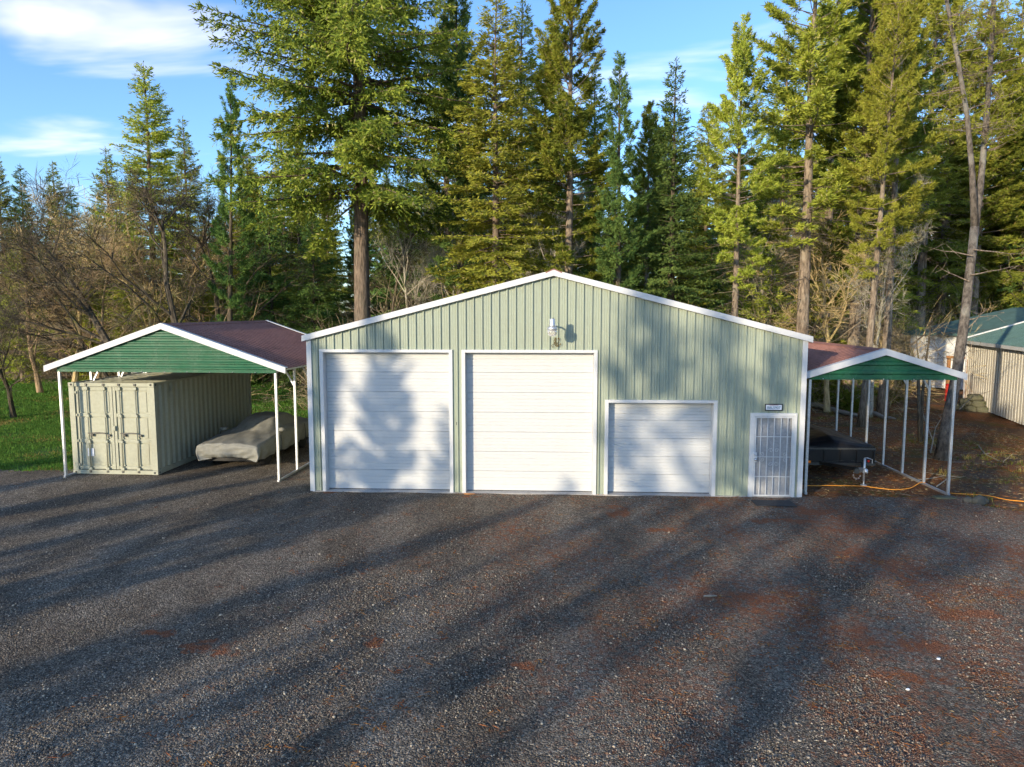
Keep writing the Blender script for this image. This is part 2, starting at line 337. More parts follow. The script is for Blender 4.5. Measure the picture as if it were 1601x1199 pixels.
def scatter(name, pts, protos, rots, scales, idx):
    """points + prototype meshes -> ONE object instancing them with geometry nodes"""
    me = bpy.data.meshes.new(name); me.vertices.add(len(pts)); me.vertices.foreach_set('co', np.asarray(pts, np.float32).ravel())
    a = me.attributes.new('rot', 'FLOAT_VECTOR', 'POINT'); a.data.foreach_set('vector', np.asarray(rots, np.float32).ravel())
    a = me.attributes.new('scl', 'FLOAT_VECTOR', 'POINT'); a.data.foreach_set('vector', np.asarray(scales, np.float32).ravel())
    a = me.attributes.new('idx', 'INT', 'POINT'); a.data.foreach_set('value', np.asarray(idx, np.int32))
    o = bpy.data.objects.new(name, me); col.objects.link(o)
    ng = bpy.data.node_groups.new(name, 'GeometryNodeTree')
    ng.interface.new_socket('Geometry', in_out='INPUT', socket_type='NodeSocketGeometry'); ng.interface.new_socket('Geometry', in_out='OUTPUT', socket_type='NodeSocketGeometry')
    gi = ng.nodes.new('NodeGroupInput'); go = ng.nodes.new('NodeGroupOutput'); jn = ng.nodes.new('GeometryNodeJoinGeometry')
    def attr(nm, t):
        n = ng.nodes.new('GeometryNodeInputNamedAttribute'); n.data_type = t; n.inputs[0].default_value = nm; return n.outputs[0]
    ra = attr('rot', 'FLOAT_VECTOR'); sa = attr('scl', 'FLOAT_VECTOR'); ia = attr('idx', 'INT')
    er = ng.nodes.new('FunctionNodeEulerToRotation'); ng.links.new(ra, er.inputs[0])
    for k, pm in enumerate(protos):
        po = bpy.data.objects.new(name + '_piece', pm)
        oi = ng.nodes.new('GeometryNodeObjectInfo'); oi.inputs['Object'].default_value = po
        cmp_ = ng.nodes.new('FunctionNodeCompare'); cmp_.data_type = 'INT'; cmp_.operation = 'EQUAL'; ng.links.new(ia, cmp_.inputs[2]); cmp_.inputs[3].default_value = k
        ip = ng.nodes.new('GeometryNodeInstanceOnPoints'); ng.links.new(gi.outputs[0], ip.inputs['Points']); ng.links.new(cmp_.outputs[0], ip.inputs['Selection'])
        ng.links.new(oi.outputs['Geometry'], ip.inputs['Instance']); ng.links.new(er.outputs[0], ip.inputs['Rotation']); ng.links.new(sa, ip.inputs['Scale'])
        ng.links.new(ip.outputs[0], jn.inputs[0])
    ng.links.new(jn.outputs[0], go.inputs[0])
    md = o.modifiers.new('scatter', 'NODES'); md.node_group = ng
    return o

# ------------------------------------------------------------------ ground
def gravel_inside(x, y):
    w = .5 * fbm(x * .7, y * .7, 5, 4)
    left = np.where(x < -13.6, y < 1.75 + w * .5, y < 9.0 + w)
    right_edge = np.where(y > -.6, 6.1, 10.3 + np.clip(-y - .3, 0, 30) * .62)
    a = (x < -5.5) & left
    b = (x >= -5.5) & (y < .6) & (x < 6.15)
    c = (x >= 6.15) & (y < .1 + .5 * w) & (x < 9.9 + np.clip(-.2 - y, 0, 30) * .60 + w * 1.1)
    return a | b | c
def terrain_z(x, y):
    z = .10 * fbm(x * .25, y * .25, 21, 4) + .02 * fbm(x * 1.6, y * 1.6, 31, 3)
    # flat below the yard, the lawn and the buildings
    fl = np.clip((x - 10.2) / 4, 0, 1); fl = np.maximum(fl, np.clip((y - 26) / 8, 0, 1)); fl = np.maximum(fl, np.clip((-22 - y) / 5, 0, 1))
    rise = np.clip((y - 30) / 60, 0, 1) * 1.2
    return -.085 + fl * (z - .02) + rise
def ground():
    def axis(lo, hi, step, far):
        a = np.arange(lo, hi + .01, step); o = np.array([15, 40, 100, 300, 900, 2200.])
        return np.concatenate((lo - o[::-1], a, hi + o))
    X = axis(-46, 44, .5, 0); Y = axis(-40, 90, .5, 0)
    gx, gy = np.meshgrid(X, Y, indexing='ij'); gz = terrain_z(gx, gy)
    V = np.stack((gx, gy, gz), -1).reshape(-1, 3); n = len(Y); i, j = np.meshgrid(np.arange(len(X) - 1), np.arange(n - 1), indexing='ij')
    q = (i * n + j).ravel(); F = np.stack((q, q + n, q + n + 1, q + 1), 1)
    tag(link('ground', fast_mesh('ground', V, F, None, 'forest_floor', True), None), kind='structure')
    # gravel yard
    st = .14; X = np.arange(-46, 26, st); Y = np.arange(-30, 10, st)
    gx, gy = np.meshgrid(X, Y, indexing='ij')
    rut = .010 * np.sin((gx + .25 * gy) * 3.1 + 1.2 * fbm(gx * .3, gy * .3, 3, 2)) * np.clip(fbm(gx * .25, gy * .12, 8, 2), 0, 1)
    gz = .006 * fbm(gx * 1.1, gy * .8, 2, 3) + rut * 1.6 + .004
    n = len(Y); i, j = np.meshgrid(np.arange(len(X) - 1), np.arange(n - 1), indexing='ij')
    keep = gravel_inside(X[i] + st / 2, Y[j] + st / 2)
    q = (i * n + j)[keep]; F = np.stack((q, q + n, q + n + 1, q + 1), 1)
    used = np.zeros(len(X) * n, bool); used[F.ravel()] = True; remap = np.cumsum(used) - 1
    V = np.stack((gx, gy, gz), -1).reshape(-1, 3)[used]
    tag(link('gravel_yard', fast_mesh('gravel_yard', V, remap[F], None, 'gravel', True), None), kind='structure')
    # lawn
    X = np.arange(-70, -4.9, .5); Y = np.arange(.5, 27.6, .5); gx, gy = np.meshgrid(X, Y, indexing='ij')
    gz = -.035 + .015 * fbm(gx * .4, gy * .4, 44, 3) + np.clip((gy - 20) / 8, 0, 1) * .12
    n = len(Y); i, j = np.meshgrid(np.arange(len(X) - 1), np.arange(n - 1), indexing='ij'); q = (i * n + j).ravel()
    F = np.stack((q, q + n, q + n + 1, q + 1), 1)
    tag(link('lawn', fast_mesh('lawn', np.stack((gx, gy, gz), -1).reshape(-1, 3), F, None, 'lawn_turf', True), None), kind='structure')
ground()

# ------------------------------------------------------------------ metal garage
GX0, GX1, EAVE, PEAK, PX = -5.92, 6.15, 3.92, 5.47, .13
GDEP = 9.2
garage = thing('metal_garage', 'sage green metal garage with white trim and three white overhead doors in the middle', 'garage', (PX, 0, 0))
gx0, gx1 = GX0 - PX, GX1 - PX
SL_L = (PEAK - EAVE) / (0 - gx0); SL_R = (PEAK - EAVE) / gx1
def gtop(x): return EAVE + (x - gx0) * SL_L if x < 0 else PEAK - x * SL_R
T = .085
OPEN = [(-5.64 - PX, -2.34 - PX, 3.57), (-2.11 - PX, 1.20 - PX, 3.57), (1.40 - PX, 4.10 - PX, 2.36), (4.90 - PX, 6.00 - PX, 2.06)]
def garage_walls():
    per = .2045
    prof = [(0, 0), (.050, 0), (.056, -.005), (.070, -.005), (.076, 0), (.105, 0), (.111, -.005), (.125, -.005), (.131, 0), (.146, 0), (.160, -.038), (.186, -.038), (.196, 0), (.2045, 0)]
    k = 0; x = gx0 + .05
    while x < gx1 - .06:
        xe = min(x + per, gx1 - .05)
        cuts = sorted({x, xe} | {e for o in OPEN for e in o[:2] if x < e < xe} | ({0.} if x < 0 < xe else set()))
        for a, b in zip(cuts[:-1], cuts[1:]):
            if b - a < .004: continue
            mid = (a + b) / 2; z0 = 0.02
            for o in OPEN:
                if o[0] < mid < o[1]: z0 = o[2]
            xs = [a] + [x + p for p, _ in prof if a + 1e-4 < x + p < b - 1e-4] + [b]
            ys = [float(np.interp(q - x, [p for p, _ in prof], [d for _, d in prof])) for q in xs]
            m = MB(); m.sheet([(q, y, z0) for q, y in zip(xs, ys)], [(q, y, gtop(q) - .04) for q, y in zip(xs, ys)])
            m.build('wall_panel', 'sage_metal', garage)
        x = xe
    # the other three walls, ribbed sheets
    def wall(pa, pb, nrm, zf, name):
        pa, pb = np.array(pa, float), np.array(pb, float); L = np.linalg.norm(pb - pa); d = (pb - pa) / L; A = []; B = []; s = 0
        while s < L:
            for p, h in ((0, 0), (.15, 0), (.162, .026), (.186, .026), (.198, 0)):
                if s + p <= L:
                    q = pa + d * (s + p) + np.array(nrm) * h; A.append((*q, .02)); B.append((*q, zf(q[0])))
            s += per
        MB().sheet(A, B).build(name, 'sage_metal', garage)
    wall((gx0, GDEP), (gx0, .0), (-1, 0), lambda x: EAVE - .04, 'side_wall'); wall((gx1, .0), (gx1, GDEP), (1, 0), lambda x: EAVE - .04, 'side_wall')
    wall((gx1, GDEP), (gx0, GDEP), (0, 1), lambda x: gtop(x) - .04, 'back_wall')
    # inner lining so the doors close a dark interior
    MB().box(gx0 + .03, gx1 - .03, .30, .34, .02, EAVE - .1).build('inner_wall', 'dark_steel', garage)
    # roof
    for s, xe, name in ((-1, gx0 - .10, 'l'), (1, gx1 + .10, 'r')):
        ze = EAVE - .10 * (SL_L if s < 0 else SL_R) + .02
        A = []; B = []; y = -.09
        while y < GDEP + .25:
            for p, h in ((0, 0), (.15, 0), (.162, .025), (.186, .025), (.198, 0)):
                A.append((xe, y + p, ze + h)); B.append((0, y + p, PEAK + .02 + h))
            y += .2045
        MB().sheet(A, B).build('roof_slope', 'brown_roof', garage)
    m = MB(); m.prism([(-.2, PEAK - .02), (0, PEAK + .065), (.2, PEAK - .02), (.19, PEAK - .045), (0, PEAK + .04), (-.19, PEAK - .045)], 1, -.13, GDEP + .28)
    m.build('ridge_cap', 'brown_roof', garage)
    # rake trim (front and back), eave trim, corner trim
    h = .145
    for y0, y1 in ((-.125, -.04), (GDEP + .04, GDEP + .125)):
        for xe, sl in ((gx0 - .13, SL_L), (gx1 + .13, SL_R)):
            ze = PEAK - abs(xe) * sl; z0 = .035
            m = MB(); m.prism([(0, PEAK + z0), (xe, ze + z0), (xe, ze + z0 - h), (0, PEAK + z0 - h)] if xe < 0 else [(0, PEAK + z0 - h), (xe, ze + z0 - h), (xe, ze + z0), (0, PEAK + z0)], 1, y0, y1)
            m.build('rake_trim', 'white_trim', garage, bevel=.006)
    for x0, x1 in ((gx0 - .16, gx0 - .10), (gx1 + .10, gx1 + .16)):
        MB().box(x0, x1, -.03, GDEP + .03, EAVE - .14, EAVE + .0).build('eave_trim', 'white_trim', garage)
    for x0, x1 in ((gx0 - .045, gx0 + .075), (gx1 - .075, gx1 + .045)):
        MB().box(x0, x1, -.042, .06, .01, EAVE - .075).build('corner_trim', 'white_trim', garage, bevel=.004)
    for a, b, zt in OPEN[:3]:
        for x0, x1 in ((a - .004, a + T), (b - T, b + .004)):
            MB().box(x0, x1, -.048, .235, .012, zt - .06).build('door_jamb', 'white_trim', garage, bevel=.004)
        MB().box(a - .004, b + .004, -.050, .235, zt - .0599, zt + .012).build('door_header', 'white_trim', garage, bevel=.004)
    MB().box(gx0 + .02, gx1 - .02, -.06, .3, -.08, .016).build('slab_edge', 'concrete', garage)
garage_walls()
def overhead_door(a, b, zt, nsec):
    d = bpy.data.objects.new('overhead_door', None); col.objects.link(d); d.parent = garage
    z0 = .028; H = (zt - .065 - z0) / nsec; y = .19; a += T + .003; b -= T + .003
    for k in range(nsec):
        zb = z0 + k * H; P = [(y + .02, zb), (y, zb + .008)]; g = H / 6
        for q in range(1, 6):
            dd = .015 if q % 2 == 0 else .008; w = .012 if q % 2 == 0 else .008
            P += [(y, zb + q * g - w), (y + dd, zb + q * g - w * .5), (y + dd, zb + q * g + w * .5), (y, zb + q * g + w)]
        P += [(y, zb + H - .008), (y + .02, zb + H - .001)]
        m = MB(); m.prism(P + [(y + .045, zb + H - .001), (y + .045, zb)], 0, a, b); m.build('door_section', 'door_white', d)
    m = MB(); m.box(a, b, y + .002, y + .05, .017, .0275); m.build('bottom_seal', 'gasket', d)
    return d
d1 = overhead_door(*OPEN[0], 7); d2 = overhead_door(*OPEN[1], 7); d3 = overhead_door(*OPEN[2], 5)
MB().box(3.35 + .35 - PX, 3.365 + .35 - PX, .180, .1895, 2.02, 2.12).build('lock_handle', 'galv', d3)
MB().box(-2.225 - .028 - PX, -2.225 + .012 - PX, -.037, -.02, 1.72, 1.79).build('key_switch', 'dark_steel', garage, bevel=.003)
def entry_door():
    a, b, zt = OPEN[3]
    e = bpy.data.objects.new('entry_door', None); col.objects.link(e); e.parent = garage
    m = MB(); m.box(a - .005, a + .105, -.062, .1, .014, zt - .071); m.box(b - .075, b + .005, -.062, .1, .014, zt - .071); m.box(a - .005, b + .005, -.064, .1, zt - .07, zt + .012)
    m.build('frame', 'white_trim', e, bevel=.005)
    a += .11; b -= .08; y = -.045; zt -= .075
    MB().box(a - .002, b + .002, .03, .07, .03, zt + .002).build('inner_leaf', 'old_door', e)
    m = MB(); w = .032
    m.box(a, a + w, y - .014, y + .014, .03, zt); m.box(b - w, b, y - .014, y + .014, .03, zt); m.box(a + w, b - w, y - .013, y + .013, .03, .03 + w); m.box(a + w, b - w, y - .013, y + .013, zt - w, zt)
    m.build('grille_frame', 'white_trim', e)
    wd = b - a
    for k in range(1, 6):
        x = a + w + (wd - 2 * w) * (k - .28) / 5.35
        MB().box(x - .008, x + .008, y - .008, y + .008, .03 + w, zt - w).build('grille_bar', 'white_trim', e)
    for z in (zt * .255 + .01, zt * .505, zt * .755):
        MB().box(a + w, b - w, y - .0105, y - .003, z - .009, z + .009).build('grille_rail', 'white_trim', e)
    def spiral(cx, cz, r, dx, dz):
        p = []
        for t in np.linspace(0, 1, 22):
            an = t * 2.6 * math.pi; rr = r * (1 - .8 * t); p.append((cx + dx * (rr * math.cos(an)), y - .013, cz + dz * rr * math.sin(an)))
        return p
    cx, cz = (a + b) / 2 + .01, zt * .505
    for dx in (-1, 1):
        for dz in (-1, 1):
            MB().tube(spiral(cx + dx * .07, cz + dz * .16, .055, dx, dz), .0055, 5).build('scroll', 'white_trim', e)
            MB().tube(spiral(cx + dx * .27, cz + dz * .06, .052, dx, dz), .0055, 5).build('scroll', 'white_trim', e)
    MB().lathe([(.018, -.01), (.032, 0), (.018, .01)], (cx, y - .018, cz), 10).build('rosette', 'white_trim', e)
    lk = MB().box(a - .03, a + .062, y - .026, y - .0145, cz - .13, cz + .11).build('lock_plate', 'white_trim', e, bevel=.004)
    for dz, r in ((-.06, .030), (.055, .020)):
        p = [(a + .02, y - .026, cz + dz), (a + .02, y - .045, cz + dz), (a + .02, y - .05, cz + dz), (a + .02, y - .08, cz + dz), (a + .02, y - .09, cz + dz)]
        MB().tube(p, [r * .5, r * .5, r, r, r * .6], 12).build('knob' if r > .025 else 'deadbolt', 'steel_knob', e, smooth=True)
    for z in (.3, 1.0, 1.7):
        MB().tube([(b + .004, y - .02, z), (b + .004, y - .02, z + .09)], .009, 8).build('hinge', 'galv', e)
entry_door()
# yard light on the gable
def yard_light():
    t = thing('yard_light', 'galvanised dusk-to-dawn lamp on a curved arm, high on the green gable', 'lamp', (.10, -.62, 4.10))
    MB().lathe([(.001, .245), (.055, .245), (.062, .235), (.068, .10), (.085, .06)], (0, 0, 0), 20).build('housing', 'galv', t, True)
    MB().lathe([(.085, .06), (.118, .045), (.124, .02), (.124, -.015), (.116, -.02)], (0, 0, 0), 24).build('collar', 'galv', t, True)
    MB().lathe([(.114, -.021), (.128, -.06), (.105, -.12), (.075, -.16), (.04, -.165)], (0, 0, 0), 24).build('lens', 'prismatic_glass', t, True)
    p = [(.02, .07, .02), (.03, .2, .07), (.045, .38, .09), (.05, .52, .06), (.05, .585, .03)]
    MB().tube(p, .02, 8).build('arm', 'galv', t, True)
    MB().box(0, .10, .575, .595, -.02, .09).build('wall_bracket', 'galv', t)
    MB().tube([(.02, .02, .245), (.02, .02, .27)], .014, 8).build('photocell', 'dark_steel', t)
    v = thing('dry_vine', 'wisp of dry vine dangling on the siding below the yard lamp', 'vine', (.19, -.03, 3.75)); rs = random.Random(4)
    m = MB()
    for k in range(5):
        x = rs.uniform(-.06, .08); p = []
        for q in np.linspace(0, 1, 7): p.append((x + .09 * math.sin(q * 5 + k) * q, -.012 - .01 * rs.random(), .13 - .25 * q * rs.uniform(.8, 1)))
        m.tube(p, .006, 4)
    m.build('stem', 'dry_vine', v)
    for k in range(12):
        x, z = rs.uniform(-.08, .12), rs.uniform(-.12, .13); a = rs.uniform(0, 6); c, s_ = .022 * math.cos(a), .022 * math.sin(a)
        MB().add([(x - c, -.02, z - s_), (x + s_ * .5, -.035, z - c * .5), (x + c, -.02, z + s_), (x - s_ * .5, -.03, z + c * .5)], [(0, 1, 2, 3)]).build('dead_leaf', 'dry_vine', v)
yard_light()
def number_plate():
    t = thing('licence_plate', 'framed white licence plate mounted above the barred entry door', 'plate', (5.44, -.045, 2.215))
    W, H = .21, .085
    m = MB(); m.box(-W, W, -.012, 0, -H, -H + .024); m.box(-W, W, -.012, 0, H - .024, H); m.box(-W, -W + .022, -.0119, 0, -H + .02, H - .02); m.box(W - .022, W, -.0119, 0, -H + .02, H - .02)
    m.build('frame', 'black_plastic', t, bevel=.003)
    MB().box(-W + .02, W - .02, -.006, -.001, -H + .018, H - .018).build('plate', 'plate_white', t)
    def text(s, size, x, z, m):
        c = bpy.data.curves.new('t', 'FONT'); c.body = s; c.size = size; c.align_x = 'CENTER'; c.align_y = 'CENTER'; c.extrude = .0006
        o = bpy.data.objects.new('t', c); col.objects.link(o); dg = bpy.context.evaluated_depsgraph_get()
        me = bpy.data.meshes.new_from_object(o.evaluated_get(dg)); bpy.data.objects.remove(o)
        me.materials.clear(); w = link('lettering', me, m, t); w.location = (x, -.0075, z); w.rotation_euler = (math.pi / 2, 0, 0); return w
    text('BBL5907', .088, 0, -.012, 'plate_blue'); text('WASHINGTON', .03, 0, .047, 'plate_red')
number_plate()
tag(MB().box(4.86, 5.78, -.93, -.42, .014, .034).build('door_mat', 'mat_rubber', bevel=.006), 'dark rubber mat on the gravel before the barred entry door', 'mat')

# ------------------------------------------------------------------ carports
def carport(label, loc, rotz, W, L, eave, ridge, npost, over, brace_len, nseg, fascia_h, roof_over):
    t = thing('metal_carport', label, 'carport', loc, rotz)
    hw = W / 2; sl = (ridge - eave) / (hw + over); pw = .06
    ys = np.linspace(.0, L, npost)
    for s in (-1, 1):
        x = s * (hw - pw / 2)
        for i, y in enumerate(ys):
            MB().box(x - pw / 2, x + pw / 2, y - pw / 2, y + pw / 2, .061, eave - .10).build('post', 'galv', t, bevel=.004)
            zr = eave - .07
            if 0 < i < npost - 1 or i == npost - 1:
                MB().bar((x - s * .02, y, zr - brace_len), (x - s * (brace_len * .75), y, zr + brace_len * .75 * sl + .02), .04, .04).build('brace', 'galv', t)
        MB().box(x - pw / 2, x + pw / 2, -pw / 2 - .03, L + pw / 2 + .03, .005, .06).build('base_rail', 'galv', t, bevel=.004)
        MB().box(x - pw / 2, x + pw / 2, -pw / 2, L + pw / 2, eave - .0995, eave - .045).build('top_rail', 'galv', t)
    for y in ys[1:-1]:
        for s in (-1, 1):
            MB().bar((s * hw, y, eave - .05 + 0), (0, y, ridge - .06), .05, .05).build('rafter', 'galv', t)
    # roof sheets, ribs running down the slope
    y0, y1 = -roof_over, L + roof_over; n = max(1, round((y1 - y0) / .92)); wd = (y1 - y0) / n; rp = wd / 4
    for s in (-1, 1):
        xe = s * (hw + over)
        for k in range(n):
            A = []; B = []
            for r in range(4):
                for p, h in ((0, 0), (.06, 0), (.066, .004), (.074, .004), (.08, 0), (rp - .055, 0), (rp - .042, .022), (rp - .014, .022), (rp - .001, 0)):
                    y = y0 + k * wd + r * rp + p; A.append((xe, y, eave + h)); B.append((s * .01, y, ridge - .01 * sl + h))
            MB().sheet(A, B).build('roof_sheet', 'brown_roof', t)
    c = .11
    MB().prism([(-c, ridge + .025 - c * sl), (0, ridge + .045), (c, ridge + .025 - c * sl), (c, ridge + .012 - c * sl), (0, ridge + .03), (-c, ridge + .012 - c * sl)], 1, y0 - .005, y1 + .005).build('ridge_cap', 'brown_roof', t)
    # gables with horizontal ribs
    zb = eave - .085
    for y, nd_ in ((-.04, -1), (L + .04, 1)):
        dz = (ridge - .03 - zb) / nseg; P = []
        for k in range(nseg):
            z = zb + k * dz; P += [(z, 0), (z + dz * .42, 0), (z + dz * .55, .034), (z + dz * .80, .034)]
        P.append((ridge - .03, 0)); A = []; B = []
        for z, h in P:
            w = max(.005, (ridge - z) / sl * 1.0 - .02); w = min(w, hw)
            A.append((-w, y + nd_ * h, z)); B.append((w, y + nd_ * h, z))
        g = MB().sheet(A, B).build('gable_panel', 'green_metal', t)
        MB().box(-hw, hw, y - .015, y + .015, zb - .03, zb - .0005).build('gable_trim', 'green_metal', t)
        for k in range(9 if W > 4 else 5):
            x = -hw * .82 + 1.64 * hw * k / (8 if W > 4 else 4)
            MB().lathe([(.014, 0), (.014, .012), (.006, .016)], (x, y + nd_ * .032, zb - .02), 8).build('screw', 'galv', g)
        for s in (-1, 1):
            xe = s * (hw + over + .02); ze = ridge - abs(xe) * sl; yy = y0 - .03 if nd_ < 0 else y1 + .03
            pts = [(0, ridge + .03), (xe, ze + .03), (xe, ze + .03 - fascia_h), (0, ridge + .03 - fascia_h)]
            MB().prism(pts, 1, min(yy, yy - nd_ * .03), max(yy, yy - nd_ * .03)).build('fascia', 'white_trim', t, bevel=.004)
            tp = MB(); tp.prism([(0, ridge + .052), (xe, ze + .052), (xe, ze + .0305), (0, ridge + .0305)], 1, min(yy, yy - nd_ * .16), max(yy, yy - nd_ * .16)); tp.build('roof_edge_trim', 'white_trim', t)
    return t
carport('wide carport with brown roof and green gable sheltering the shipping container', (-10.14, 1.02, .0), R(-2), 6.08, 6.3, 3.02, 4.16, 6, .28, .5, 9, .14, .12)
carport('narrow carport with brown roof built against the right side of the garage', (8.14, .36, -.01), R(.6), 3.52, 6.7, 2.985, 3.58, 7, .16, .38, 3, .135, .12)

# ------------------------------------------------------------------ shipping container
def container():
    t = thing('shipping_container', 'khaki steel shipping container with double cargo doors under the left carport', 'container', (-11.95, 1.45, .015), R(-1.0))
    W, L, H = 2.44, 6.06, 2.56; hw = W / 2; K = 'container_paint'
    for sx in (-1, 1):
        for y in (0, L):
            x = sx * hw; yy = y + (.10 if y == 0 else -.10)
            MB().box(min(x, x - sx * .15), max(x, x - sx * .15), min(y + .006, yy), max(y + .006, yy), .125, H - .125).build('corner_post', K, t)
            for z in (0.0, H - .12):
                c = MB(); c.box(min(x + sx * .006, x - sx * .16), max(x + sx * .006, x - sx * .16), min(y - .006, y + (.17 if y == 0 else -.17)), max(y - .006, y + (.17 if y == 0 else -.17)), z, z + .12)
                cc = c.build('corner_casting', K, t, bevel=.01)
                if y == 0:
                    h = MB(); h.tube([(x - sx * .085, -.0075, z + .06), (x - sx * .085, -.0062, z + .06)], .032, 12); h.build('casting_hole', 'gasket', cc)
                    h = MB(); h.tube([(x + sx * .0075, .085, z + .06), (x + sx * .0062, .085, z + .06)], .032, 12); h.build('casting_hole', 'gasket', cc)
        # corrugated side
        A = []; B = []; s = .1; x = sx * (hw - .012)
        while s < L - .12:
            for p, h in ((0, 0), (.072, 0), (.14, .036), (.21, .036)):
                if s + p < L - .1: A.append((x - sx * h, s + p, .155)); B.append((x - sx * h, s + p, H - .075))
            s += .278
        MB().sheet(A, B).build('side_wall', K, t)
        MB().box(min(x - sx * .05, x + sx * .008), max(x - sx * .05, x + sx * .008), .165, L - .165, 0.01, .155).build('bottom_rail', K, t)
        MB().box(min(x - sx * .05, x + sx * .008), max(x - sx * .05, x + sx * .008), .165, L - .165, H - .0745, H - .01).build('top_rail', K, t)
        for y in (.9, 5.3):
            v = MB(); v.box(min(x, x + sx * .03), max(x, x + sx * .03), y - .06, y + .06, H - .32, H - .20); v.build('vent', K, t, bevel=.012)
    A = []; B = []; s = .1
    while s < L - .1:
        for p, h in ((0, 0), (.1, 0), (.115, -.02), (.2, -.02)):
            A.append((-hw + .05, s + p, H - .03 + h)); B.append((hw - .05, s + p, H - .03 + h))
        s += .215
    MB().sheet(A, B).build('roof', K, t)
    MB().box(-hw + .152, hw - .152, .01, .10, H - .11, H - .012).build('door_header', K, t)
    MB().box(-hw + .152, hw - .152, .0, .10, .01, .12).build('door_sill', K, t)
    m = MB(); A = []; B = []; s = -hw + .15
    while s < hw - .15:
        for p, h in ((0, 0), (.08, 0), (.14, -.035), (.22, -.035)):
            if s + p < hw - .14: A.append((s + p, L - .03 + h, .13)); B.append((s + p, L - .03 + h, H - .12))
        s += .28
    m.sheet(A, B).build('end_wall', K, t)
    for sx in (-1, 1):
        d = bpy.data.objects.new('cargo_door', None); col.objects.link(d); d.parent = t
        xa, xb = (-hw + .155, -.008) if sx < 0 else (.008, hw - .155); zb, zt = .135, H - .118; y = .045
        MB().box(xa, xb, y + .03, y + .06, zb, zt).build('door_skin', K, d)
        m = MB(); w = .075
        m.box(xa, xa + w, y, y + .029, zb, zt); m.box(xb - w, xb, y, y + .029, zb, zt)
        for z in (zb, zb + .745, zb + 1.47, zt - .11): m.box(xa + w, xb - w, y + .003, y + .029, z, z + (.10 if z != zb else .09))
        m.build('door_frame', K, d, bevel=.006)
        for k in range(3):
            z0 = zb + (.13, .875, 1.60)[k]; z1 = zb + (.715, 1.44, zt - zb - .14)[k]
            m = MB(); m.box(xa + w + .03, xb - w - .03, y + .017, y + .0295, z0, z1); m.build('door_panel', K, d, bevel=.008)
        MB().box(xa - .014, xa - .001, y + .01, y + .05, zb, zt).build('gasket', 'gasket', d)
        MB().box(xb + .001, xb + .007, y + .01, y + .05, zb, zt).build('gasket', 'gasket', d)
        for q in (.33, .80) if sx < 0 else (.20, .63):
            x = xa + (xb - xa) * q
            b = MB(); b.tube([(x, y - .035, zb - .03), (x, y - .035, zt + .05)], .021, 10)
            lb = b.build('locking_bar', K, d, True)
            for z in (zb + .02, zb + .78, zb + 1.50, zt - .05):
                MB().box(x - .05, x + .05, y - .062, y - .001, z - .04, z + .04).build('bar_bracket', K, lb, bevel=.012)
            zh = zb + 1.02
            MB().bar((x, y - .065, zh), (x + (.30 if q < .5 else -.22) * 1.0, y - .06, zh + .01), .02, .035).build('handle', 'dark_steel', lb)
            MB().box(x + .05, x + .13, y - .055, y - .001, zh - .09, zh - .03).build('handle_hub', 'dark_steel', lb, bevel=.008)
            for zz_ in (zb - .06, zt + .06): MB().box(x - .035, x + .035, y - .06, y - .012, zz_ - .03, zz_ + .03).build('cam_keeper', 'dark_steel', lb, bevel=.01)
        for z in (zb + .12, zb + .80, zb + 1.52, zt - .16):
            xh = -hw + .15 if sx < 0 else hw - .15
            MB().box(xh - .05, xh + .05, y - .03, y - .001, z - .035, z + .035).build('hinge', K, d, bevel=.008)
    MB().box(-.06, .06, -.005, .043, 1.22, 1.36).build('lock_box', K, t, bevel=.01)
    MB().box(-.80, -.62, .0435, .0447 + .008, .50, .72).build('data_plate', 'plate_white', t)
container()

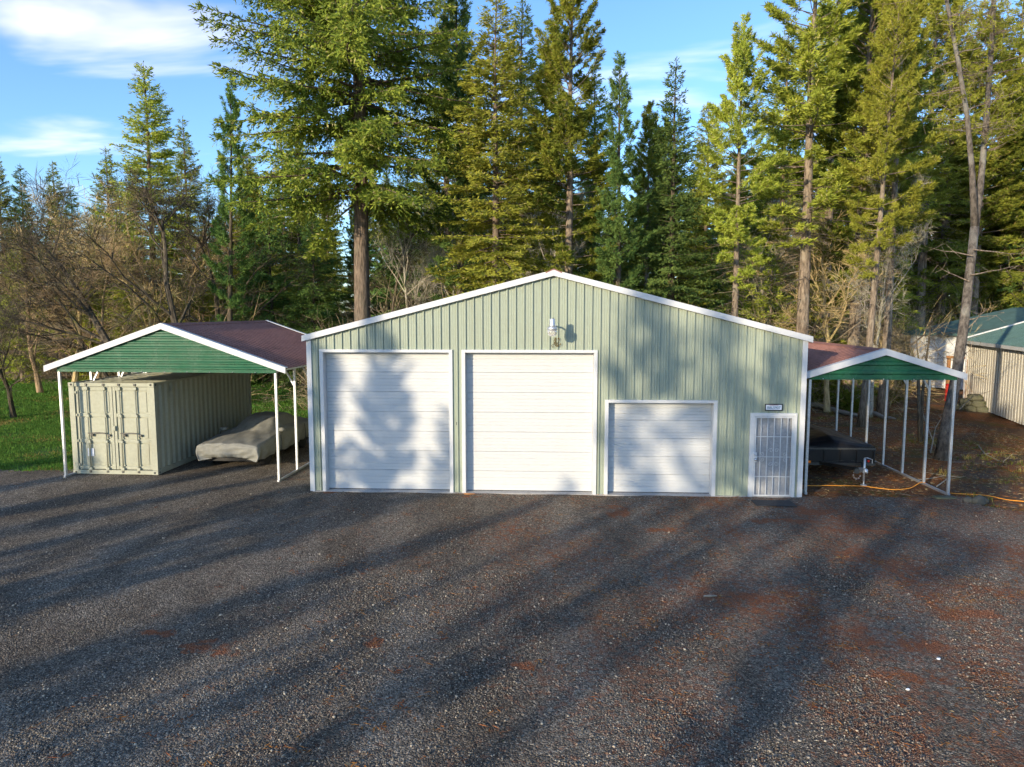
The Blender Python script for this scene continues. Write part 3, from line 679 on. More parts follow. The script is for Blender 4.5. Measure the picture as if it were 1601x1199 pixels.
# ------------------------------------------------------------------ covered car
def covered_car():
    t = thing('covered_car', 'low car hidden under a grey fabric cover beside the shipping container', 'car', (-9.12, 2.2, .0), R(-3))
    st = [  # y, hem z, half width, shoulder z, roof z, cabin half width
        (.16, .30, .55, .32, .34, .45), (.07, .27, .74, .34, .37, .6), (.01, .26, .84, .44, .47, .6), (-.02, .26, .88, .56, .59, .6), (-.02, .26, .90, .69, .725, .62), (.015, .26, .915, .735, .775, .62), (.35, .26, .925, .76, .81, .58),
        (.8, .27, .93, .79, .85, .57), (1.2, .28, .93, .82, .885, .57), (1.40, .28, .935, .83, .91, .57), (1.62, .28, .935, .84, 1.00, .57), (1.95, .28, .935, .85, 1.16, .57), (2.25, .28, .94, .86, 1.26, .56),
        (2.7, .28, .94, .87, 1.29, .55), (3.1, .28, .94, .87, 1.26, .54), (3.5, .28, .94, .87, 1.12, .54), (3.9, .28, .935, .86, .99, .55), (4.2, .28, .92, .85, .93, .56), (4.38, .28, .9, .80, .86, .58), (4.45, .28, .86, .62, .66, .58), (4.42, .29, .8, .4, .44, .55)]
    st = np.array(st); ns = 96; u = np.linspace(0, len(st) - 1, ns)
    S = np.stack([np.interp(u, np.arange(len(st)), st[:, k]) for k in range(6)], 1)
    V = []; m = 57
    for r, (y, zh, w, zs, zr, wc) in enumerate(S):
        half = [(w * .90, zh), (w * .97, zh + (zs - zh) * .25), (w * 1.0, zh + (zs - zh) * .6), (w * .985, zs - (zs - zh) * .10), (w * .93, zs), (wc + (w - wc) * .35, zs + (zr - zs) * .22), (wc, zs + (zr - zs) * .62), (wc * .85, zr - .035 * min(1, (zr - zs) * 4)), (wc * .45, zr - .004), (0, zr)]
        P = np.array([(-a, b) for a, b in half] + [(a, b) for a, b in half[:-1][::-1]]); d = np.concatenate(([0], np.cumsum(np.linalg.norm(np.diff(P, axis=0), axis=1)))); q = np.linspace(0, d[-1], m)
        X = np.interp(q, d, P[:, 0]); Z = np.interp(q, d, P[:, 1]); V.append(np.stack((X, np.full(m, y), Z), 1))
    V = np.array(V)
    # folds: hanging pleats on the flanks, shallow tension wrinkles elsewhere
    s = np.linspace(-1, 1, m)[None, :]; uu = S[:, 0][:, None]; side = np.clip((np.abs(s) - .55) / .45, 0, 1)
    x, y = V[..., 0], V[..., 1]
    fold = .04 * np.sin(uu * 13 + 2.2 * vn2(uu * 2.1 + s * 0, s * 4, 3)) * side + .034 * fbm(uu * 3 + s * 2.0, s * 5 + uu, 7, 3) * (.25 + side)
    V[..., 0] += np.sign(s) * fold; V[..., 2] += (.020 * fbm(uu * 2.5, s * 7, 9, 3)) + .035 * side ** 3 * fbm(uu * 1.3 + 0 * s, s * .7, 12, 2)
    frontrow = (np.arange(ns) < 20)[:, None]; V[..., 1] += frontrow * .03 * fbm(x * 4, V[..., 2] * 9, 15, 3)
    i, j = np.meshgrid(np.arange(ns - 1), np.arange(m - 1), indexing='ij'); q = (i * m + j).ravel(); F = np.stack((q, q + 1, q + m + 1, q + m), 1)
    me = fast_mesh('car_cover', V.reshape(-1, 3), F, [], 'cover_fabric', True)
    o = link('car_cover', me, None, t); o['label'] = 'creased grey fabric cover with pleated sides'
    for y_ in (1.45, 3.3): MB().tube([(-.97, y_, .3), (-.985, y_, .55), (-.955, y_, .86)], .012, 5).build('tie_strap', 'gasket', t); MB().tube([(.97, y_, .3), (.985, y_, .55), (.955, y_, .86)], .012, 5).build('tie_strap', 'gasket', t)
    for sx in (-1, 1): MB().lathe([(.02, -.06), (.09, -.04), (.11, .0), (.09, .05), (.02, .07)], (sx * .93, 1.62, .92), 14).build('mirror_bulge', 'cover_fabric', t, True)
    for sx in (-1, 1):
        for y in (.85, 3.5):
            w = MB(); w.tube([(sx * .62, y, .31), (sx * .63, y, .31), (sx * .81, y, .31), (sx * .82, y, .31)], [.26, .31, .31, .26], 24); w.build('wheel', 'tyre_rubber', t, True)
    MB().box(-.75, .75, .3, 4.2, .2, .33).build('underbody', 'black_paint', t)
covered_car()

# ------------------------------------------------------------------ covered trailer
def trailer():
    t = thing('covered_trailer', 'low black trailer with a tarp cover parked under the right carport', 'trailer', (8.12, 2.5, 0))
    hw, L = .92, 3.3; z0, z1 = .30, .80
    MB().box(-hw, hw, 0, L, z0, z1).build('box_body', 'black_paint', t, bevel=.01)
    MB().box(-hw - .012, hw + .012, -.022, -.0005, z0 - .03, z0 + .04).build('bottom_rail', 'dark_steel', t); MB().box(-hw - .012, hw + .012, -.034, -.0005, z1 - .085, z1 - .04).build('top_rail', 'dark_steel', t)
    for x in np.linspace(-hw + .03, hw - .03, 5): MB().box(x - .025, x + .025, -.03, -.001, z0 + .041, z1 - .0855).build('stake', 'black_paint', t)
    nx, ny = 41, 61; gx, gy = np.meshgrid(np.linspace(-1, 1, nx), np.linspace(0, 1, ny), indexing='ij')
    X = gx * (hw + .035); Y = -.035 + gy * (L + .07)
    ridge = np.clip(1 - np.abs(gx + .18) * 1.05, 0, 1) ** .9; hump = np.clip((Y + .1) / .55, 0, 1) ** .7 * np.clip((L + .1 - Y) / .6, 0, 1)
    Z = z1 + .02 + .22 * ridge * hump + .012 * fbm(X * 5, Y * 4, 61, 3); e = np.maximum(np.abs(gx), np.abs(gy * 2 - 1)); Z -= .03 * (e > .93); Z -= .09 * (e > .995) * (1 + .4 * fbm(X * 9, Y * 9, 63, 2))
    V = np.stack((X, Y, Z), -1).reshape(-1, 3); i, j = np.meshgrid(np.arange(nx - 1), np.arange(ny - 1), indexing='ij'); q = (i * ny + j).ravel(); F = np.stack((q, q + ny, q + ny + 1, q + 1), 1)
    link('tarp', fast_mesh('tarp', V, F, [], 'black_vinyl', True), None, t)
    for s in (-1, 1):
        MB().bar((s * .62, .1, .33), (.06 + s * .03, -1.15, .40), .05, .09).build('tongue_bar', 'black_paint', t)
        MB().bar((s * .1 + .06, -.3, .47), (s * 1.0, -.02, .3), .006, .006).build('safety_cable', 'dark_steel', t)
        w = MB(); w.tube([(s * .98, 2.0, .31), (s * .99, 2.0, .31), (s * 1.14, 2.0, .31), (s * 1.15, 2.0, .31)], [.25, .31, .31, .25], 22); w.build('wheel', 'tyre_rubber', t, True)
        f = MB(); p = [(s * 1.07, 2.0 + .4 * math.cos(a), .34 + .36 * math.sin(a)) for a in np.linspace(0, math.pi, 11)]
        f.sheet([(s * .93, b, c) for _, b, c in p], [(s * 1.2, b, c) for _, b, c in p]); f.build('fender', 'black_paint', t)
    MB().box(-hw - .006, -hw + .10, -.045, -.0305, .33, .40).build('marker_lamp', 'amber_lens', t, bevel=.004)
    MB().tube([(.30, -1.02, .60), (.30, -.99, .60)], .03, 12).build('marker_lamp', 'red_lens', t)
    cp = MB(); cp.box(0, .12, -1.42, -1.1, .37, .45); cp.tube([(.06, -1.46, .40), (.06, -1.42, .44), (.06, -1.36, .45)], [.03, .055, .05], 10); cp.build('coupler', 'galv', t, bevel=.006)
    jx, jy = .10, -1.24
    j = MB(); j.tube([(jx, jy, .12), (jx, jy, .72)], .028, 12); jk = j.build('jack_tube', 'galv', t, True)
    MB().tube([(jx, jy, .03), (jx, jy, .2)], .021, 10).build('jack_foot_tube', 'galv', jk)
    MB().lathe([(.08, 0), (.08, .012), (.025, .03)], (jx, jy, .012), 14).build('jack_foot', 'galv', jk)
    MB().tube([(jx, jy, .70), (jx, jy, .74), (jx + .06, jy - .02, .74), (jx + .17, jy - .05, .70), (jx + .17, jy - .05, .60)], .009, 6).build('crank', 'galv', jk)
    ch = MB()
    for k in range(9):
        a = k / 8 * math.pi * 1.7 + .6; ch.tube([(jx - .16 + .09 * math.cos(a) + .018 * math.cos(b), jy + .04, .28 + .11 * math.sin(a) + .018 * math.sin(b)) for b in np.linspace(0, 6.28, 9)], .005, 4)
    ch.build('safety_chain', 'galv', t)
    MB().tube([(jx - .2, jy + .02, .39), (jx - .2, jy - .05, .39)], .07, 12).build('winch_drum', 'dark_steel', t)
trailer()

# ------------------------------------------------------------------ buildings on the right
def ribbed(m, a, b, zlo, zhi, out, per=.3, h=.02):
    a, b = np.array(a, float), np.array(b, float); L = np.linalg.norm(b - a); d = (b - a) / L; A = []; B = []; s = 0
    while s < L:
        for p, k in ((0, 0), (per - .09, 0), (per - .07, h), (per - .03, h), (per - .01, 0)):
            if s + p <= L: q = a + d * (s + p) + np.array(out) * k; A.append((*q, zlo)); B.append((*q, zhi))
        s += per
    m.sheet(A, B); return m
def beige_shed():
    A = gnd(1508, 626)[:2]; Bp = gnd(1601, 661)[:2]; d = (Bp - A) / np.linalg.norm(Bp - A); n = np.array((-d[1], d[0]))     # n points inward (to the right)
    if n[0] < 0: n = -n
    t = thing('metal_shed', 'beige ribbed metal shed with teal roof at the right edge', 'shed', (A[0], A[1], 0)); L, Wd, H = 12., 7., 3.12
    o = np.zeros(2); e = d * L
    for k in range(13):
        a, b = o + d * (k * L / 13), o + d * ((k + 1) * L / 13); ribbed(MB(), a, b, -.1, H, -n).build('wall_sheet', 'beige_metal', t)
    ribbed(MB(), o + n * Wd, o, -.1, H, -d).build('end_wall', 'beige_metal', t); ribbed(MB(), e, e + n * Wd, -.1, H, d).build('end_wall', 'beige_metal', t)
    ribbed(MB(), e + n * Wd, o + n * Wd, -.1, H, n).build('back_wall', 'beige_metal', t)
    rz = H + 1.15; rise = 1.15 / (Wd / 2); ov = .3
    for s in (0, 1):
        base = -n * ov if s == 0 else n * (Wd + ov); rid = n * (Wd / 2); A_ = []; B_ = []; q = -.25
        while q < L + .25:
            for p, k in ((0, 0), (.2, 0), (.22, .025), (.26, .025), (.28, 0)):
                g = d * (q + p); A_.append((*(base + g), H - ov * rise + .05 + k)); B_.append((*(rid + g), rz + .05 + k))
            q += .3
        MB().sheet(A_, B_).build('roof_slope', 'teal_roof', t)
        MB().bar((*(base - d * .26), H - ov * rise + .03), (*(rid - d * .26), rz + .03), .05, .17).build('rake_trim', 'white_trim', t)
        g0, g1 = base - d * .25, base + d * (L + .25); MB().bar((*g0, H - ov * rise - .02), (*g1, H - ov * rise - .02), .05, .15).build('gutter', 'white_trim', t)
    for q in (o, e): MB().box(q[0] - .06, q[0] + .06, q[1] - .06, q[1] + .06, -.05, H - .06).build('corner_trim', 'white_trim', t)
    m = MB(); zt = rz + .04
    for q in (o, e): m.add([(*q, H - .05), (*(q + n * Wd), H - .05), (*(q + n * Wd / 2), zt)], [(0, 1, 2)])
    m.build('gable_wall', 'beige_metal', t)
beige_shed()
def white_house():
    A = gnd(1420, 601)[:2]; Bp = gnd(1532, 610)[:2]; d = (Bp - A) / np.linalg.norm(Bp - A); n = np.array((-d[1], d[0]))
    if n[1] < 0: n = -n
    t = thing('white_outbuilding', 'white sided outbuilding with dark teal hipped roof behind the beige shed', 'building', (A[0], A[1], 0)); L, Wd, H = 13., 9., 3.28
    nb = 15
    for k in range(nb):                                        # lap siding, board by board
        z = -.05 + k * (H + .05) / nb; hgt = (H + .05) / nb
        o = MB(); a = -n * .0; b = d * L
        o.add([(*(a - n * .02), z), (*(b - n * .02), z), (*(b), z + hgt), (*(a), z + hgt), (*(a + n * .01), z), (*(b + n * .01), z)], [(0, 1, 2, 3), (0, 4, 5, 1)]); o.build('siding_board', 'white_siding', t)
    m = MB()
    for a, b in ((n * 0, n * Wd), (n * Wd, n * Wd + d * L), (n * Wd + d * L, d * L)): m.add([(*a, -.05), (*b, -.05), (*b, H), (*a, H)], [(0, 1, 2, 3)])
    m.build('wall', 'white_siding', t)
    ov = .35; c = [-d * ov - n * ov, d * (L + ov) - n * ov, d * (L + ov) + n * (Wd + ov), -d * ov + n * (Wd + ov)]; r0 = d * (Wd * .42) + n * Wd / 2; r1 = d * (L - Wd * .42) + n * Wd / 2; zr = 4.75; ze = H - .03
    for P in ([(*c[0], ze), (*c[1], ze), (*r1, zr), (*r0, zr)], [(*c[1], ze), (*c[2], ze), (*r1, zr)], [(*c[2], ze), (*c[3], ze), (*r0, zr), (*r1, zr)], [(*c[3], ze), (*c[0], ze), (*r0, zr)]):
        m = MB(); m.add(P + [(x, y, z - .05) for x, y, z in P], [tuple(range(len(P))), tuple(range(len(P), 2 * len(P)))[::-1]] + [(i, i + len(P), (i + 1) % len(P) + len(P), (i + 1) % len(P)) for i in range(len(P))]); m.build('roof_slope', 'teal_roof', t)
    for i in range(4): MB().bar((*c[i], ze - .09), (*c[(i + 1) % 4], ze - .09), .04, .13).build('fascia', 'teal_roof', t)
white_house()
def wood_porch():
    p = gnd(1480, 622); q = gnd(1509, 626); t = thing('timber_frame', 'orange brown timber door frame standing beside the beige shed', 'frame', (p[0], p[1], 0)); dx, dy = (q - p)[:2]
    for x, y in ((0, 0), (dx, dy)): MB().box(x - .07, x + .07, y - .07, y + .07, -.1, 2.1).build('post', 'raw_wood', t, bevel=.008)
    MB().bar((-.1, -.0, 2.16), (dx + .1, dy, 2.16), .14, .12).build('lintel', 'raw_wood', t, bevel=.008)
    b = gnd(1486, 626); f = thing('fuel_can', 'tall red metal can standing by the timber frame', 'can', (b[0], b[1], -.05))
    m = MB(); m.lathe([(.24, 0), (.26, .02), (.26, .3), (.275, .31), (.275, .33), (.26, .34), (.26, .62), (.275, .63), (.275, .65), (.26, .66), (.26, .88), (.24, .9), (.1, .9)], (0, 0, 0), 24); m.build('drum', 'red_paint', f, True)
    m = MB(); m.tube([(.1, 0, .9), (.1, 0, .96)], .04, 10); m.build('cap', 'dark_steel', f)
    m = MB(); m.box(-.10, .10, -.275, -.262, .4, .6); m.build('label_patch', 'plate_white', f)
wood_porch()

# ------------------------------------------------------------------ trees: generators
def kites(P, D, ln, wd, rs, jitter=.45, out=None):
    n = len(P); A = D + rs.normal(0, jitter, (n, 3)); A /= np.linalg.norm(A, axis=1)[:, None] + 1e-9
    S = np.cross(A, rs.normal(0, 1, (n, 3)) if out is None else out + rs.normal(0, .42, (n, 3))); S /= np.linalg.norm(S, axis=1)[:, None] + 1e-9
    ln = ln[:, None]; wd = wd[:, None]; M_ = P + A * ln * .45
    return np.stack((P, M_ + S * wd / 2, P + A * ln, M_ - S * wd / 2), 1).reshape(-1, 3)
def kite_mesh(name, V, m):
    n = len(V) // 4; return fast_mesh(name, V, np.arange(n * 4).reshape(n, 4), None, m)
def conifer(seed, H, r0, cb, Rm, prof, whorl=.42, per=5, e_low=-15, e_top=45, droop=.35, up=.12, td=9, tw=.32, hang=.35, klen=.2, kwid=.055, kstep=.075, f0=.12, gap=.1, snags=14, fol='fir_needles', brk='fir_bark', tuft=False, lean=0.):
    rs = np.random.RandomState(seed); W = MB(); zs = np.linspace(0, H, 14)
    wob = np.cumsum(rs.normal(0, .012 * H / 14, (14, 2)), 0); wob -= wob[0]; wob[:, 0] += lean * zs
    rad = r0 * np.clip(1 - zs / H, .02, 1) ** .85; rad[0] *= 1.35
    tp = np.stack((wob[:, 0], wob[:, 1], zs), 1); W.tube(tp, rad, 9)
    def at(z): return np.array((np.interp(z, zs, wob[:, 0]), np.interp(z, zs, wob[:, 1]), z))
    K = []
    z = cb * H
    while z < H * .985:
        t = (z - cb * H) / (H - cb * H)
        for k in range(per if t < .85 else max(3, per - 1)):
            if rs.rand() < gap * (1 - .6 * t): continue
            az = rs.rand() * 2 * math.pi; L = max(.18, Rm * prof(t) * rs.uniform(.62, 1.18)); e = R(e_low + (e_top - e_low) * t ** 1.1 + rs.normal(0, 7))
            s = np.linspace(0, 1, 8); rr = L * s * math.cos(e); hz_ = L * (math.sin(e) * s - droop * (1 - t) * s ** 2 + up * s ** 3)
            az_s = az + rs.normal(0, .16) * s
            zz0 = z + rs.uniform(-.5, .5) * whorl; P = at(zz0)[None] + np.stack((rr * np.cos(az_s), rr * np.sin(az_s), hz_), 1)
            W.tube(P, (.008 + .011 * L) * (1 - .85 * s), 4, False)
            n = max(3, int(L * td)); u = rs.uniform(f0, 1, n) ** (.8 if not tuft else .5); u[:max(2, n // 8)] = 1
            idx = u * 7; i0 = np.clip(idx.astype(int), 0, 6); f = (idx - i0)[:, None]; Q = P[i0] * (1 - f) + P[i0 + 1] * f
            Tn = P[i0 + 1] - P[i0]; Tn /= np.linalg.norm(Tn, axis=1)[:, None]
            side = rs.choice([-1, 1], n); an = side * rs.uniform(.5, 1.25, n); an[:max(2, n // 8)] *= .3
            D = np.stack((Tn[:, 0] * np.cos(an) - Tn[:, 1] * np.sin(an), Tn[:, 0] * np.sin(an) + Tn[:, 1] * np.cos(an), Tn[:, 2] * .5 + (rs.uniform(-1, .25, n) * hang if not tuft else rs.uniform(-.1, .8, n))), 1); D /= np.linalg.norm(D, axis=1)[:, None]
            lt = np.clip(tw * L * (1.15 - u) * rs.uniform(.6, 1.3, n) + .12, .12, 1.3)
            if tuft: lt = np.clip(lt, .15, .5)
            kc = np.maximum(2, (lt / kstep).astype(int)); tot = kc.sum(); ii = np.repeat(np.arange(n), kc); st = np.concatenate(([0], np.cumsum(kc)[:-1])); r_ = (np.arange(tot) - st[ii] + rs.rand(tot)) / kc[ii]
            if tuft: r_ = r_ ** .5
            pos = Q[ii] + D[ii] * (lt[ii] * r_)[:, None]; pos[:, 2] -= hang * .35 * lt[ii] * r_ ** 2
            ov_ = np.tile((math.cos(az), math.sin(az), .45), (tot, 1)); K.append(kites(pos, D[ii], klen * rs.uniform(.6, 1.3, tot), kwid * rs.uniform(.7, 1.3, tot), rs, .5 if not tuft else .75, ov_))
        z += whorl * rs.uniform(.7, 1.3) * (1 - .45 * t)
    # the leader
    n = 26; zt = H * rs.uniform(.94, 1.0, n); K.append(kites(np.array([at(q) for q in zt]), np.tile((0, 0, 1.), (n, 1)) , np.full(n, klen), np.full(n, kwid), rs, .6))
    for k in range(snags):                                    # bare dead branches below the crown
        z = H * rs.uniform(.06, max(.12, cb * 1.3)); az = rs.rand() * 6.28; L = rs.uniform(.5, 2.0) * min(1.4, Rm / 2.5); s = np.linspace(0, 1, 5)
        P = at(z)[None] + np.stack((L * s * math.cos(az), L * s * math.sin(az), L * (-.1 * s - .25 * s ** 2 * rs.rand()) + rs.normal(0, .03, 5)), 1); W.tube(P, .018 * (1.1 - s), 3, False)
        for q in range(4): c = P[2 + q % 3]; W.tube([c, c + rs.normal(0, .22, 3)], [.007, .002], 3, False)
    me = bpy.data.meshes.new('trunk'); me.from_pydata(np.vstack(W.v).tolist(), [], W.f); me.update(); me.materials.append(MATS[brk]); me.polygons.foreach_set('use_smooth', [True] * len(me.polygons))
    return me, kite_mesh('crown', np.vstack(K), fol), H
def bare_tree(seed, H, r0, spread=.55, brk='dark_bark', lean=(0, 0), levels=(9, 7, 6), twig=9, up=.25, start=.25, wob=.10, moss=None):
    rs = np.random.RandomState(seed); W = MB(); TW = MB(); K = []
    def grow(p, d, L, r, lev):
        n = 7 if lev == 0 else 5; P = [p]; dd = d.copy()
        for k in range(n - 1):
            dd = dd + rs.normal(0, wob * (1 + .5 * lev), 3) + np.array((0, 0, up * (.15 if lev == 0 else .35) / n * 3)); dd /= np.linalg.norm(dd); P.append(P[-1] + dd * L / (n - 1))
        P = np.array(P); s = np.linspace(0, 1, n); rad = r * (1 - (.72 if lev == 0 else .8) * s)
        if lev == 0: rad[0] *= 1.3
        (W if lev < 1 else TW).tube(P, rad, (8, 5, 4, 3)[lev], False)
        if lev < len(levels):
            for k in range(levels[lev]):
                u = rs.uniform(start if lev == 0 else .15, 1); i = min(n - 2, int(u * (n - 1))); f = u * (n - 1) - i; q = P[i] * (1 - f) + P[i + 1] * f; tdir = P[i + 1] - P[i]; tdir /= np.linalg.norm(tdir)
                v = rs.normal(0, 1, 3); v -= tdir * (v @ tdir); v /= np.linalg.norm(v); a = spread * rs.uniform(.7, 1.5); nd_ = tdir * math.cos(a) + v * math.sin(a)
                grow(q, nd_, L * rs.uniform(.38, .62) * (1.15 - .5 * u), max(.006, rad[i] * rs.uniform(.45, .62)), lev + 1)
        else:
            m = twig; u = rs.rand(m) * (n - 1); i = np.clip(u.astype(int), 0, n - 2); f = (u - i)[:, None]; q = P[i] * (1 - f) + P[i + 1] * f
            D = (P[i + 1] - P[i]); D = D / np.linalg.norm(D, axis=1)[:, None] + rs.normal(0, .6, (m, 3)); D /= np.linalg.norm(D, axis=1)[:, None]
            K.append(kites(q, D, L * rs.uniform(.5, 1.1, m), np.full(m, .016), rs, .1))
    d0 = np.array((lean[0], lean[1], 1.)); d0 /= np.linalg.norm(d0)
    grow(np.zeros(3), d0, H * .72, r0, 0)
    def mk(mb, nm, extra=None):
        V = np.vstack(mb.v); f = mb.f; me = bpy.data.meshes.new(nm)
        if extra is not None:
            o = len(V); V = np.vstack((V, extra)); f = f + [tuple(range(o + 4 * i, o + 4 * i + 4)) for i in range(len(extra) // 4)]
        me.from_pydata(V.tolist(), [], f); me.update(); me.materials.append(MATS[brk]); return me
    return mk(W, 'trunk'), mk(TW, 'crown', np.vstack(K)), H
def shrub(seed, H, stems=26, spread=.75, brk='twig_bark', arch=.5):
    rs = np.random.RandomState(seed); W = MB(); K = []
    for k in range(stems):
        az = rs.rand() * 6.28; a = abs(rs.normal(0, spread)); L = H * rs.uniform(.55, 1.15); s = np.linspace(0, 1, 6); b = np.array((rs.normal(0, .25), rs.normal(0, .25), 0.))
        out = np.sin(a) * L * (s + arch * s ** 2) * .8; P = b + np.stack((out * math.cos(az), out * math.sin(az), L * (np.cos(a) * s - arch * .35 * s ** 2.5 * a)), 1) + rs.normal(0, .03 * H, (6, 3)) * s[:, None]
        W.tube(P, .016 * (1.1 - s), 3, False); n = 9; u = rs.uniform(.25, 1, n) * 5; i = np.clip(u.astype(int), 0, 4); f = (u - i)[:, None]; q = P[i] * (1 - f) + P[i + 1] * f
        D = P[i + 1] - P[i]; D = D / (np.linalg.norm(D, axis=1)[:, None] + 1e-9) + rs.normal(0, .55, (n, 3)); D /= np.linalg.norm(D, axis=1)[:, None]; l2 = L * rs.uniform(.18, .45, n); K.append(kites(q, D, l2, np.full(n, .02), rs, .05))
        m = 3; ii = np.repeat(np.arange(n), m); r_ = rs.uniform(.25, 1, n * m); K.append(kites(q[ii] + D[ii] * (l2[ii] * r_)[:, None], D[ii], l2[ii] * .5, np.full(n * m, .012), rs, .55))
    V = np.vstack(W.v); o = len(V); X = np.vstack(K); me = bpy.data.meshes.new('shrub'); me.from_pydata(np.vstack((V, X)).tolist(), [], W.f + [tuple(range(o + 4 * i, o + 4 * i + 4)) for i in range(len(X) // 4)]); me.update(); me.materials.append(MATS[brk]); return me

full = lambda t: (1 - t) ** .75 * min(1, .55 + 2.2 * t)
slim = lambda t: (1 - t) ** .6 * min(1, .45 + 1.6 * t)
pinep = lambda t: (1 - t) ** .55 * min(1, .35 + 1.9 * t)
PR = {}
FD = dict(td=19, klen=.19, kwid=.055, kstep=.06, tw=.36)
PD = dict(td=30, klen=.19, kwid=.036, kstep=.026, tuft=True)
PR['fir_a'] = conifer(11, 22, .26, .12, 3.3, full, .46, 6, **FD)
PR['fir_b'] = conifer(12, 22, .24, .16, 3.0, slim, .46, 6, fol='gold_needles', gap=.12, **FD)
PR['fir_c'] = conifer(13, 20, .25, .06, 3.2, full, .46, 6, fol='dark_needles', brk='dark_bark', **FD)
PR['pine_a'] = conifer(14, 22, .24, .22, 2.8, pinep, .55, 6, e_low=0, e_top=55, droop=.2, up=.3, fol='pine_needles', brk='pine_bark', f0=.15, gap=.15, snags=30, **PD)
PR['pine_b'] = conifer(15, 22, .22, .36, 2.6, pinep, .58, 5, e_low=-5, e_top=60, droop=.22, up=.35, fol='gold_needles', brk='pine_bark', f0=.2, gap=.18, snags=80, **PD)
PR['pine_c'] = conifer(16, 20, .2, .20, 1.9, slim, .55, 5, e_low=5, e_top=60, droop=.15, up=.35, fol='dark_needles', brk='dark_bark', f0=.2, gap=.2, snags=26, **PD)
PR['bough'] = conifer(17, 12, .13, .05, 2.9, full, .42, 5, e_low=-8, droop=.5, hang=.6, fol='dark_needles', brk='dark_bark', snags=2, **FD)
PR['pine_high'] = conifer(19, 20, .22, .56, 2.4, pinep, .5, 5, e_low=-5, e_top=60, droop=.2, up=.35, fol='pine_needles', brk='pine_bark', f0=.2, gap=.15, snags=20, **PD)
PR['bare_dark'] = bare_tree(31, 11, .17, .6, 'dark_bark', (-.35, .1))
PR['bare_dark2'] = bare_tree(32, 10, .15, .6, 'dark_bark', (-.15, -.1))
PR['alder'] = bare_tree(33, 13, .12, .5, 'alder_bark', (0, 0), (12, 6, 5), start=.35)
PR['alder_gold'] = bare_tree(34, 9, .10, .55, 'gold_twig_bark', (.05, 0), (12, 6, 5), start=.3)
PR['bare_brown'] = bare_tree(35, 9, .09, .65, 'red_twig_bark', (.1, 0), (11, 7, 5), start=.2)
rng = random.Random(7)
def place_tree(kind, name, label, x, y, z, H, wscale=1., group=None, rot=None, tilt=(0, 0)):
    tm, cm_, h0 = PR[kind]; t = thing(name, label, 'tree', (x, y, z), rng.uniform(0, 6.28) if rot is None else rot, group)
    s = H / h0; t.scale = (s * wscale, s * wscale, s); t.rotation_euler = (tilt[0], tilt[1], t.rotation_euler[2])
    link('trunk', tm, None, t); link('crown', cm_, None, t); return t
def tree_px(kind, name, label, px, top, d, wscale=1., group=None, rot=None, tilt=(0, 0), H=None):
    p = at_depth(px, 487, d); z = float(terrain_z(np.array(p[0]), np.array(p[1]))) - .05
    return place_tree(kind, name, label, p[0], p[1], z, H or (at_depth(px, top, d)[2] - z), wscale, group, rot, tilt)

# the hero Douglas fir left of the garage
HERO = conifer(77, 33, .39, .285, 6.1, lambda t: (1 - t) ** .5 * min(1, .8 + 1.5 * t), .42, 6, e_low=-6, e_top=40, droop=.30, up=.18, td=15, tw=.24, hang=.85, klen=.21, kwid=.065, kstep=.06, f0=.10, gap=.2, snags=10)
PR['hero'] = HERO
hp = at_depth(566, 487, 31); place_tree('hero', 'douglas_fir', 'huge spreading fir with thick bare lower trunk behind the left garage eave', hp[0], hp[1], -.1, 33, 1.0, rot=.6)
# named trees along the back of the yard
tree_px('fir_b', 'fir_tree', 'yellow green fir with a pointed top just right of the huge fir', 775, 10, 28.6, 1.3)
tree_px('pine_c', 'pine_tree', 'thin dark conifer seen between the huge fir and the yellow green fir', 722, -40, 33, 1.1)
tree_px('pine_a', 'pine_tree', 'tall tufted pine rising above the left slope near the garage peak', 886, -50, 29.5, 1.15)
tree_px('pine_c', 'pine_tree', 'narrow dark pine spire right of the garage peak', 968, 95, 28.6, 1.1)
tree_px('fir_c', 'fir_tree', 'blue green fir with dense cone of boughs right of the dark pine spire', 1050, 105, 29.6, 1.05)
tree_px('pine_b', 'pine_tree', 'slim olive pine with sparse top against open sky', 1147, 50, 29.2, 1.1)
tree_px('pine_b', 'pine_tree', 'broad golden green pine with pale straight trunk above the right garage eave', 1254, -120, 30.5, 1.45)
tree_px('pine_a', 'pine_tree', 'dense dark green pine right of the broad golden green pine', 1335, -110, 33.5, 1.25)
tree_px('pine_b', 'pine_tree', 'bright green tufted pine above the right carport', 1388, -60, 31, 1.05)
tree_px('fir_a', 'fir_tree', 'dark leafy fir standing behind the leaning forked pine', 1470, -30, 57, 1.1)
tree_px('pine_b', 'pine_tree', 'golden green pine at the right edge beyond the beige shed', 1600, 20, 58, 1.2)
tree_px('fir_b', 'fir_tree', 'sunlit yellow green fir standing alone left of the huge fir', 243, 112, 41, 1.3)
tree_px('pine_c', 'pine_tree', 'sparse dark pine leaning left beside the lone sunlit fir', 352, 130, 35, 1.0, tilt=(0, R(-4)))
tree_px('pine_a', 'pine_tree', 'tufted pine peeking behind the blue green fir', 1010, 170, 48, 1.0)
tree_px('fir_a', 'fir_tree', 'green fir behind the tufted pine near the garage peak', 850, 60, 47, 1.0)
